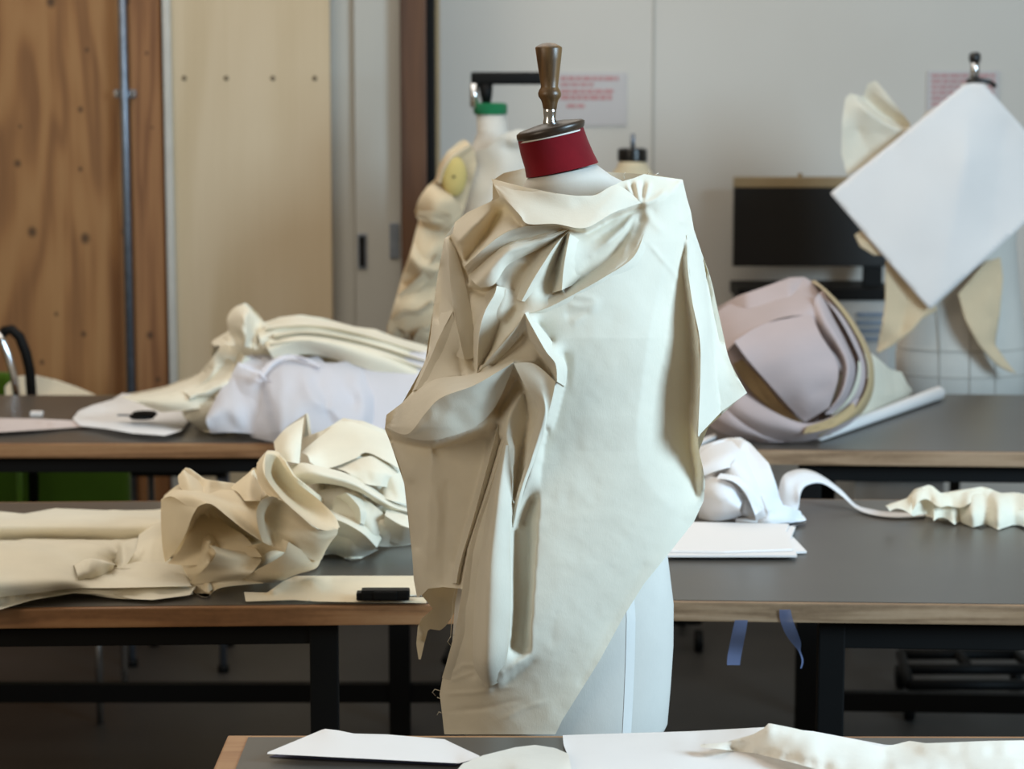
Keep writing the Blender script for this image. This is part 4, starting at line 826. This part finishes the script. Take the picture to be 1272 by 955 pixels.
patches(o, sum((ridge([(335+q,y0-4,h0-4),(385,y0-7,h0-5),(445,y0+3,h0-5),(545,y0+33,h0-4)], [(335+q,y0,h0),(385,y0-4,h0),(445,y0+6,h0),(545,y0+36,h0)], [(335+q,y0+6,h0-3),(385,y0+2,h0-3),(445,y0+12,h0-3),(545,y0+42,h0-3)]) for q, y0, h0 in ((-5,408,-4.5),(5,417,-1.4),(0,427,1.6))), []) + ridge([(262,452,-8),(240,478,-2),(190,494,0)], [(268,456,-3),(248,478,2),(196,496,4)], [(280,462,-4),(258,488,0),(206,504,3)]) + ridge([(298,436,-4),(285,460,-2),(262,488,2)], [(304,442,1),(292,466,3),(268,494,7)], [(312,446,-2),(302,472,0),(280,500,4)]), float(TY(300, 536, zl)), zl, wr=.25, seed=13)
tu = [(279,450),(290,441),(310,439),(335,446),(360,440),(385,446),(410,452),(440,446),(480,436),(520,434),(545,445),(545,480),(510,500),(500,530),(450,545),(410,549),(350,551),(312,543),(300,520),(294,500),(285,475)]
tb = mound(tu, .3, zl, hmax=118, e=1.5)
tulle = relief('white_tulle', tu, lambda x, y: tb(x, y)-.05, [
  [(282,452,-6),(290,475,0),(312,540,2)], [(300,445,-3),(325,470,0),(340,545,1)], [(335,448,-1),(330,480,3),(345,540,3)], [(390,450,-1),(400,490,1),(420,545,1)], [(370,448,0),(385,490,4),(450,540,4)], [(430,450,0),(450,490,4),(500,520,3)], [(410,460,0),(440,500,1)], [(480,440,0),(490,470,4),(520,490,3)], [(455,450,-1),(475,480,1)]],
  M['tulle'], cell=3, blur=3, noise=((30,.5),(12,.2)), seed=43, ztab=zl, skirt=.1, label='sheer white tulle skirt spread over the cream garment heap', cat='fabric')
Yt_ = float(TY(400, 548, zl))
patches(tulle, [
 [[(285,470,-10),(300,446,-16),(325,440,-20),(360,446,-18),(395,442,-18)], [(300,500,-3),(320,480,-6),(350,476,-8),(385,478,-8),(420,470,-10)], [(318,540,1),(345,536,1),(380,532,1),(420,530,0),(450,520,-2)]],
 [[(340,470,-9),(385,452,-15),(430,450,-16),(480,440,-18),(530,436,-20)], [(370,505,-3),(410,490,-6),(450,482,-8),(495,470,-10),(535,466,-12)], [(400,548,1),(440,543,2),(480,532,1),(515,512,-3),(540,500,-5)]],
 [[(318,472,-4),(334,450,-9),(362,440,-11),(398,452,-10)], [(324,475,-3),(339,456,-8),(364,446,-10),(396,458,-9)]],
 [[(296,450,-6),(318,458,-5),(342,478,-3)], [(298,456,-5),(320,465,-4),(342,484,-2)]],
 [[(262,506,-3),(278,478,-9),(300,458,-14)], [(256,522,1),(285,508,0),(318,496,-3)], [(262,538,0),(292,537,1),(335,541,1)]]], Yt_, zl, wr=.5, seed=8)
ne = [(90,520),(98,510),(115,503),(140,496),(152,488),(180,492),(230,500),(245,512),(236,520),(225,535),(205,541),(165,538),(130,532),(100,529)]
relief('white_interfacing', ne, flat(zl), [[(92,518,4),(110,507,12),(150,500,16),(200,505,14),(235,512,10)], [(105,516,4),(150,513,5),(195,516,5)], [(110,524,8),(160,527,12),(205,532,10),(225,528,8)], [(155,492,20),(180,495,18)]],
  M['white_cloth'], cell=2.5, blur=2, noise=((20,.8),), seed=45, ztab=zl, label='white interfacing scrap folded around a black filler on the table', cat='fabric')
sc = thing('opening_filler', 'black filler standing in for the dark opening in white interfacing', 'opening_filler', T(168, 518, zl))  # dark shapes added to stand in for a dark opening in the interfacing
c = T(168, 521, zl); Yc = c[1]-.16; Zc = zl+.036
k = MB(); k.box(P(146,515,Yc)[0], P(170,515,Yc)[0], Yc-.006, Yc+.006, Zc-.002, Zc+.002, .001); k.build('blade', M['steel'], sc)  # straight bar of the added filler, not a real blade
for s in (-1, 1):
    pp = [(P(178,515,Yc)[0]+.026*math.cos(a_), Yc+s*.022+.018*math.sin(a_), Zc) for a_ in np.linspace(0, 2*math.pi, 15)]
    MB().tube(pp, .006, 8, False).build('filler_loop', M['black'], sc, True)  # black loop of the same added filler
pk = [(-20,519),(45,520),(90,522),(118,529),(60,533),(-20,538)]
relief('pattern_strip', pk, flat(zl), [[(-20,521,5),(60,523,8),(110,528,3)], [(-20,530,1),(60,529,2)], [(-20,536,7),(40,534,8),(80,531,4)]], M['pink_paper'], cell=2.5, noise=((30,.3),), seed=46, ztab=zl, label='pale pink paper strip curling along the plywood side table', cat='paper')
e0 = T(38, 517, zl); e1 = T(53, 517, zl)
k = MB(); k.box(e0[0], e1[0], e0[1]-.01, e0[1]+.012, zl+.001, zl+.013, .003)
tag(k.build('chalk_block', M['paper'], None, False), 'small white tailor chalk block alone on the table', 'chalk')

# ------------------------------------------------------------------ green chair behind the left table
CYd = hy+bl_d+.32
gc = thing('green_chair', 'green upholstered chair with chrome arms behind the plywood side table', 'chair', (P(40, 600, CYd)[0], CYd, 0))
gx0, gx1 = P(-130, 600, CYd)[0], P(160, 600, CYd)[0]; ztop = P(0, 464, CYd)[2]
MB().box(gx0, gx1, CYd, CYd+.06, .50, P(0, 493, CYd)[2], .02).box(gx0, P(13, 470, CYd)[0], CYd+.005, CYd+.055, .8, ztop, .02).build('backrest', M['green_seat'], gc, True)
MB().box(gx0, gx1, CYd-.42, CYd-.01, .40, .48, .02).build('seat', M['green_seat'], gc, True)
for Yk, pts, mt, nm in ((CYd-.16, [(-14,424),(-4,412),(3,424),(10,441),(16,462),(20,486),(24,540),(25,640)], 'chrome', 'arm'), (CYd-.10, [(0,418),(6,411),(14,409),(24,418),(32,438),(37,460),(40,500),(41,540),(42,650)], 'black', 'arm')):
    MB().tube([P(x, y, Yk) for x, y in pts], .011 if mt == 'chrome' else .015, 10).build(nm, M[mt], gc, True)
for x, yd in ((gx0+.03, -.39), (gx1-.03, -.39), (gx0+.03, .03), (gx1-.03, .03)):
    MB().tube([(x, CYd+yd, 0.0), (x, CYd+yd, .41 if yd < 0 else .51)], .011, 10).build('leg', M['chrome'], gc, True)
wc = [(16,470),(20,467),(45,466),(70,472),(95,481),(120,492),(124,520),(60,524),(8,522),(6,480)]
zcb = P(0, 520, CYd)[2]
relief('cloth_bundle', wc, lambda x, y: CYd-.02+.0006*(500-y), [[(12,472,0),(40,468,2),(70,474,2),(110,488,1)], [(10,500,4),(60,500,5),(115,505,3)]], M['muslin_light'], cell=3, noise=((30,.3),), seed=50, ztab=zcb-.02, skirt=.1, label='cream cloth slung over the back of the green chair', cat='fabric')
# stool
SYd = hy+bl_d+.60
stl = thing('metal_stool', 'steel legged stool with dark seat below the tulle table', 'stool', (P(224, 800, SYd)[0], SYd, 0))
sx0, sx1 = P(167, 800, SYd)[0], P(283, 800, SYd)[0]
for x, yd in ((sx0, -.05), (sx1, -.12), (sx0+.03, .2), (sx1-.02, .2)):
    lg = MB().tube([(x, SYd+yd, .02), (x, SYd+yd, .6)], .011, 10).build('leg', M['steel'], stl, True)
    MB().tube([(x, SYd+yd, 0), (x, SYd+yd, .022)], .017, 10).build('foot', M['black'], lg, True)
MB().box(sx0-.02, sx1+.02, SYd-.14, SYd+.22, .6, .635, .01).build('seat', M['black'], stl)

# ------------------------------------------------------------------ other dress forms
def stand(parent, x, Y, ztop, wheels=True, half=.2, fw=0.0):
    MB().tube([(x, Y, .09), (x, Y, ztop)], .016, 12).build('pole', M['black'], parent, True)
    fr = MB(); h = half; Y = Y-fw
    if fw: fr.tube([(x, Y, .1), (x, Y+fw, .1)], .016, 8)
    c_ = [(x-h, Y-.17), (x+h, Y-.17), (x+h*.85, Y+.17), (x-h*.85, Y+.17)]
    for i in range(4):
        a_, e_ = c_[i], c_[(i+1) % 4]; fr.tube([(*a_, .1), (*e_, .1)], .016, 8)
    fr.tube([(x-h*.9, Y, .1), (x+h*.9, Y, .1)], .016, 8)
    o = fr.build('stand_base', M['black'], parent, True)
    for (cx_, cy_) in c_:
        MB().tube([(cx_-.012, cy_, .034), (cx_+.012, cy_, .034)], .034, 14).build('caster', M['black'], o, True)
def form_at(label, Y, cxp, rows, capmat, band=None, neckmat='linen_form', stand_on=True, half=.2, fw=0.0):
    f = thing('dress_form', label, 'dress form', (P(cxp, 600, Y)[0], Y, 0))
    MB().loft([ringpx(xl, xr, y, ry, Y) for xl, xr, y, ry in rows]).build('body', M[neckmat], f, True)
    if stand_on: stand(f, P(cxp, 600, Y)[0], Y, P(cxp, rows[-1][2], Y)[2]+.02, half=half, fw=fw)
    return f
F2 = hy+bl_d+.40
f2 = form_at('linen dress form with green neck band and black hanging bar', F2, 640, [(592,628,141,.05),(593,631,165,.052),(586,640,182,.065),(560,690,205,.08),(556,720,240,.1),(565,720,320,.11),(585,700,400,.1),(565,720,500,.12),(565,720,560,.12)], 'black')
b = MB(); b.loft([ringpx(xl, xr, y, .052, F2) for xl, xr, y in ((590,629,142),(588,630,140),(588,630,130),(591,627,128))]); b.build('neck_band', M['green_band'], f2, True)
b = MB(); b.tube([P(604, 130, F2), P(604, 118, F2), P(603, 104, F2)], [.012, .018, .022], 12); b.build('hanger_post', M['black'], f2, True)
pa, pb = P(585, 89.5, F2), P(676, 105, F2)
MB().box(pa[0], pb[0], F2-.02, F2+.02, pb[2], pa[2], .008).build('hanger_bar', M['black'], f2, True)
b = MB(); b.tube([P(589, 104, F2-.02), P(589, 133, F2-.02)], .012, 12); b.build('hanger_pin', M['chrome'], f2, True)
d2o = [(593,186),(605,184),(625,166),(645,160),(700,175),(760,250),(770,420),(700,440),(520,440),(522,400),(530,380),(545,338),(562,282),(578,232),(588,200)]
relief('draped_toile', d2o, lambda x, y: F2-.02-.15*np.sqrt(np.maximum(1-np.clip(np.abs(x-640)/np.interp(y,[160,440],[60,125]),0,1)**2,0)), [[(600,190,1),(570,290,1),(535,400,1)], [(630,170,1),(600,280,3),(560,420,3)], [(655,175,1),(630,300,0),(590,430,0)], [(625,170,3),(640,178,3),(655,172,3)], [(625,185,0),(655,186,0)]], M['toile'], cell=3.5, noise=((30,.5),), seed=61,
       label='off white toile pinned on the green banded dress form', cat='fabric')
slo = [(577,173),(570,176),(556,188),(546,203),(541,222),(530,232),(520,248),(515,263),(520,272),(517,295),(508,318),(500,340),(494,362),(488,385),(481,405),(480,425),(545,430),(548,350),(566,295),(582,240),(592,205),(590,188),(583,178)]
relief('crumpled_sleeve', slo, lambda x, y: F2-.16+.0007*np.abs(x-560), [
   [(576,176,2),(556,190,4),(547,206,4),(542,224,3)], [(583,182,3),(562,196,4),(552,212,3),(549,228,2)], [(558,206,-3),(553,225,-4),(560,245,-3)], [(520,250,3),(535,240,5),(550,245,5),(562,262,4)], [(518,268,0),(535,272,1),(550,276,-1)], [(522,275,1),(545,285,-1)],
   [(522,290,4),(540,280,4),(545,300,4)], [(512,318,5),(530,305,5),(545,296,4)], [(508,330,0),(525,330,0),(540,318,-2)], [(498,362,4),(515,348,5),(535,335,3)], [(495,375,1),(520,365,0),(540,350,-1)], [(490,395,4),(505,382,4),(520,385,3)], [(500,410,-2),(510,400,-3)], [(520,410,4),(540,395,3)], [(485,415,3),(488,425,3)]],
   M['muslin_tan'], cell=2.5, blur=2, noise=((16,.3),), seed=62, label='crumpled beige sleeve hanging off the green banded form shoulder', cat='fabric')
patches(bpy.data.objects['crumpled_sleeve'], [
 [[(577,173,0),(558,187,2),(547,203,3),(541,224,3)], [(584,179,3),(562,193,6),(551,208,7),(545,227,6)], [(590,187,1),(569,198,4),(557,211,5),(550,229,4)]],
 [[(548,228,2),(531,233,5),(519,250,5),(516,268,2)], [(564,246,6),(549,250,9),(538,262,9),(524,276,4)], [(576,264,2),(565,275,5),(550,286,5),(530,287,1)]],
 [[(520,274,1),(540,284,2),(564,290,1)], [(512,304,5),(532,311,8),(553,309,5)], [(503,335,5),(522,344,6),(547,344,2)], [(497,360,2),(515,365,2),(542,366,0)]],
 [[(501,342,1),(520,346,1),(546,350,0)], [(492,370,6),(512,375,8),(540,380,5)], [(484,398,5),(505,402,6),(538,405,4)], [(480,425,2),(505,428,1),(542,430,0)]],
 [[(494,366,7),(520,344,9),(544,314,8)], [(500,377,4),(526,358,5),(548,328,3)]],
 [[(514,300,5),(530,318,7),(548,326,6)], [(510,318,9),(526,332,10),(544,336,7)], [(504,338,5),(520,346,6),(540,346,5)]],
 [[(520,262,8),(540,262,10),(560,266,8)], [(518,272,7),(538,278,8),(560,282,5)]],
 [[(486,396,6),(500,385,9),(520,384,9),(538,372,7)], [(490,408,4),(506,402,5),(522,398,5),(540,388,3)]],
 [[(482,424,4),(492,408,8),(504,412,8)], [(490,428,3),(500,420,5),(512,424,4)]],
 [[(512,426,5),(522,408,9),(544,402,7)], [(524,432,4),(532,420,6),(546,418,4)]]], F2-.15, -5, wr=.2, seed=12, nu=24, nv=20)
c = P(564, 219, F2-.2); b = MB()
b.loft([[(c[0]+.036*r*math.cos(a_), c[1]-d_, c[2]+.058*r*math.sin(a_)) for a_ in [2*math.pi*k_/24 for k_ in range(24)]] for r, d_ in ((.9,-.06),(1,-.02),(1,0),(.85,.012),(.4,.018),(.05,.019))])
arm = b.build('arm_cap', M['yellow_pad'], f2, True); arm['label'] = 'yellowish armhole end cap'
MB().tube([(c[0], c[1]-.022, c[2]), (c[0], c[1]-.015, c[2])], .004, 8).build('nail', M['cap_wood'], arm)
F3 = F2+.5
f3 = form_at('beige dress form with black cap half hidden behind the cape', F3, 786, [(769,802,200,.05),(766,806,208,.055),(758,812,218,.06),(735,835,232,.08),(722,850,260,.1),(728,845,330,.11),(745,828,400,.1),(730,842,500,.12),(730,842,540,.12)], 'black', neckmat='linen_beige')
b = MB(); b.loft([ringpx(xl, xr, y, .05, F3) for xl, xr, y in ((768,804,200),(767,804,198),(767,804,186),(770,801,184))]); b.build('neck_cap', M['black_gloss'], f3, True)
MB().tube([P(786, 184, F3), P(786, 166, F3)], .007, 10).build('pin', M['steel'], f3, True)
# right form
F4 = k2y+br_d+.42
f4 = form_at('pale gridded dress form with white paper sheet pinned on its chest', F4, 1186, [(1196,1224,104,.04),(1190,1232,118,.05),(1150,1250,140,.07),(1125,1262,175,.1),(1120,1268,240,.12),(1130,1262,300,.11),(1122,1268,370,.12),(1112,1276,440,.13),(1112,1276,485,.13),(1118,1270,489,.12)], 'black', half=.2, fw=.3)
MB().tube([P(1210, 104, F4), P(1211, 85, F4), P(1211, 74, F4)], [.016, .013, .013], 12).build('ferrule', M['chrome'], f4, True)
b = MB(); b.tube([P(1211, 80, F4), P(1211, 74, F4), P(1211, 68, F4), P(1211, 65, F4)], [.012, .017, .017, .010], 12); b.tube([P(1201, 101, F4-.02), P(1215, 99, F4-.02), P(1230, 102, F4-.02), P(1236, 107, F4-.01)], .007, 8); b.build('handle', M['black_gloss'], f4, True)
for y in (430, 462):                                             # pencilled guide tape
    q_ = ringpx(*( (1112,1276) if y > 440 else (1113.5,1274.5)), y, .1315, F4); q_ = [p for p in q_ if p[1] < F4+.01]
    MB().tube(q_, .0016, 5).build('guide_tape', M['guide'], f4)
for u in (-.45, 0, .4):
    MB().tube([(P(1194+u*80, y, F4)[0], F4-.1325*math.sqrt(1-u*u), P(1194, y, F4)[2]) for y in (375, 400, 440, 485)], .0014, 5).build('guide_tape', M['guide'], f4)
pp = [(1031,240),(1196,106),(1206,103),(1222,104),(1290,180),(1290,262),(1155,385)]
relief('paper_sheet', pp, lambda x, y: F4-.20+0*x, [[(1031,240,1),(1110,310,2),(1155,385,3)], [(1206,104,-3),(1200,200,2),(1160,380,3)], [(1110,180,0),(1150,250,2)], [(1290,190,-6),(1290,260,-5)], [(1250,160,-4),(1230,300,-1)]], M['paper'], cell=5, noise=((60,.3),), seed=71, label='large white paper sheet pinned diagonally on the right dress form', cat='paper')
bpy.data.objects['paper_sheet.003' if 'paper_sheet.003' in bpy.data.objects else 'paper_sheet'].modifiers.new('thickness', 'SOLIDIFY').thickness = .001
pf = [(1052,218),(1045,190),(1046,150),(1050,122),(1056,116),(1072,120),(1078,104),(1088,100),(1100,114),(1132,155),(1120,170),(1085,200)]
o = relief('muslin_sleeve', pf, lambda x, y: F4-.12+0*x, [[(1050,122,3),(1048,160,4),(1052,210,3)], [(1058,118,3),(1075,135,5),(1110,158,5),(1130,160,3)], [(1072,122,0),(1095,145,-2),(1125,158,-2)], [(1080,106,3),(1100,125,4),(1130,155,2)], [(1065,160,2),(1080,190,2)], [(1090,105,4),(1128,152,4)], [(1085,165,3),(1100,170,3)]], M['muslin'], cell=2.5, noise=((20,.3),), seed=72, label='stiff cream muslin sleeve puff rising behind the pinned paper', cat='fabric')
for nm, pol, ln, lab in (('muslin_lapel', [(1100,325),(1106,312),(1140,340),(1165,385),(1145,396),(1132,412),(1108,430),(1089,438),(1094,410),(1100,375)], [[(1104,330,3),(1098,400,4),(1092,434,2)], [(1130,350,2),(1120,410,3)], [(1150,385,4),(1135,408,5),(1092,437,4)]], 'beige muslin front flap below paper, beside the dark monitor'),
        ('muslin_lapel', [(1190,365),(1225,325),(1243,320),(1246,345),(1242,390),(1236,428),(1250,448),(1264,466),(1240,455),(1215,428),(1198,395)], [[(1194,370,3),(1205,405,4),(1235,450,4)], [(1225,340,1),(1230,420,2)], [(1242,340,0),(1238,425,0)]], 'beige muslin front flap below paper, ending in a trailing point'),
        ('muslin_cuff', [(1062,292),(1072,285),(1095,290),(1120,318),(1085,317),(1068,306)], [[(1064,293,3),(1080,300,5),(1115,316,4)]], 'small beige cuff poking out over the dark monitor')):
    o = relief(nm, pol, lambda x, y: F4-.16+0*x, ln, M['muslin_tan'], cell=2.5, noise=((20,.2),), seed=73, label=lab, cat='fabric')
    o.modifiers.new('thickness', 'SOLIDIFY').thickness = .004

# ------------------------------------------------------------------ things at the back wall
MY = WB-.22
mon = thing('monitor', 'wide dark monitor with tan top edge against the grey wall', 'monitor', (P(1008, 340, MY)[0], MY, 0))
a, b_ = P(912, 220, MY), P(1104, 331, MY)
MB().box(a[0], b_[0], MY, MY+.04, b_[2], a[2]-.033, .003).build('screen', M['black_gloss'], mon)
MB().box(a[0], b_[0], MY-.004, MY+.04, a[2]-.034, a[2], .003).build('top_strip', M['tan_strip'], mon)
q = P(995, 217, MY); MB().tube([(q[0], MY+.02, a[2]-.002), (q[0], MY+.02, a[2]+.012)], .008, 8).build('knob', M['tan_strip'], mon)
s0, s1 = P(1073, 331, MY), P(1096, 362, MY)
MB().box(s0[0], s1[0], MY+.005, MY+.035, s1[2]-.004, s0[2]+.01, .003).build('stand', M['black'], mon)
cb = thing('printer_cabinet', 'grey cabinet with dark lid below the monitor', 'cabinet', (P(1010, 500, MY)[0], MY, 0))
c0, c1 = P(917, 359, MY-.1), P(1110, 373, MY-.1)
MB().box(c0[0], c1[0], MY-.1, MY+.2, c1[2], c0[2], .004).build('lid', M['black'], cb)
MB().box(c0[0]+.01, c1[0]-.01, MY-.09, MY+.19, .0, c1[2]-.002, .006).build('body', M['grey_box'], cb)
for y in (388, 398, 408, 418):
    e0, e1 = P(1064, y, MY-.095), P(1100, y+5, MY-.095); MB().box(e0[0], e1[0], MY-.1, MY-.085, e1[2], e0[2]).build('slot', M['steel'], cb)
def poster(x0, x1, y0, y1, rows, label):
    Y = WB-.006; a, b_ = P(x0, y0, Y), P(x1, y1, Y)
    p = tag(MB().box(a[0], b_[0], Y, Y+.004, b_[2], a[2]).build('poster', M['poster']), label, 'poster'); rg = random.Random(int(x0))
    for (ya, yb, xa, xb) in rows:                                # each line of red print as word blocks
        x = xa
        while x < xb-3:
            wd = min(rg.uniform(5, 13), xb-x); u, v__ = P(x, ya, Y), P(x+wd, yb, Y)
            MB().box(u[0], v__[0], Y-.0012, Y, v__[2], u[2]).build('print_line', M['red_ink'], p); x += wd+1.6
poster(690, 778, 90, 156, [(95,100,696,768),(103,107,696,738),(111,116,696,762),(118,124,696,760),(129,134,704,730)], 'pale poster with red print lines beside the wooden handle')
poster(1152, 1240, 88, 150, [(92+7*i, 96+7*i, 1157, 1236) for i in range(7)], 'pale poster with dense red print behind the right form')
gb = thing('low_cabinet', 'low light grey cabinet under the back right table', 'cabinet', (P(1110, 640, WB-.8)[0], WB-.8, 0))
g0, g1 = P(1062, 590, WB-.8), P(1172, 640, WB-.8)
MB().box(g0[0], g1[0], WB-.8, WB-.5, 0, g0[2]-.02, .005).build('body', M['grey_box'], gb)
MB().box(g0[0]-.01, g1[0]+.01, WB-.81, WB-.49, g0[2]-.02, g0[2], .004).build('top', M['white_panel'], gb)

# ------------------------------------------------------------------ front table sheets
zf = ZT
def lift(pol, name, mat, hs, label, cat, off=.001, cell=4, noise=((50,.2),), seed=80):
    return relief(name, pol, flat(zf), hs, mat, cell=cell, noise=noise, seed=seed, ztab=zf, off=off, label=label, cat=cat)
lift([(334,940),(400,914),(470,916),(556,921),(600,941),(566,951)], 'navy_sheet', M['navy'], [[(334,940,0),(560,950,0)]], 'navy blue sheet under the loose white paper', 'paper', noise=())
lift([(328,936),(403,905),(420,907),(440,911),(480,912),(552,918),(575,929),(599,940),(570,948),(450,942)], 'paper_sheet', M['paper'], [[(328,936,4),(400,940,5),(570,947,3)], [(403,906,6),(480,913,5),(552,918,4)]], 'loose white paper sheet lying on navy near the table corner', 'paper', noise=())
lift([(560,965),(575,948),(600,938),(640,928),(665,925),(690,929),(706,936),(712,965)], 'cloth_scrap', M['thin_cloth'], [[(570,960,5),(600,940,5),(650,930,4),(700,935,4)], [(640,955,7),(700,955,6)]], 'rounded cream cloth scrap between the two white papers', 'fabric', off=.003)
lift([(699,913),(760,911),(860,908),(950,903),(1010,908),(1100,925),(1290,930),(1290,975),(702,975),(706,940),(700,925)], 'paper_sheet', M['paper'], [[(700,914,1),(860,909,5),(950,905,10),(1010,912,5)], [(705,950,3),(1000,950,3)], [(705,925,1),(870,930,3)]], 'wide white pattern paper under the cream cloth on front table', 'paper', off=.002)
lift([(850,926),(900,922),(935,912),(948,905),(955,898),(985,904),(1010,910),(1060,918),(1097,928),(1130,920),(1150,923),(1180,922),(1230,920),(1290,919),(1290,975),(1090,975),(1020,957),(980,946),(940,936),(900,931)], 'cream_cloth', M['thin_cloth'],
     [[(860,926,6),(905,925,9),(950,908,16),(955,900,18)], [(905,930,5),(980,944,7),(1030,957,7)], [(955,900,18),(1010,915,14),(1097,930,6)], [(900,926,7),(960,930,10),(1040,945,10)], [(1130,922,8),(1180,925,9),(1290,924,9)], [(1100,940,5),(1290,942,8)], [(1110,950,9),(1200,955,6)]], 'thin cream cloth rumpled over the wide pattern paper', 'fabric', off=.006, noise=((40,.5),(14,.2)), seed=84)
bpy.context.view_layer.update()
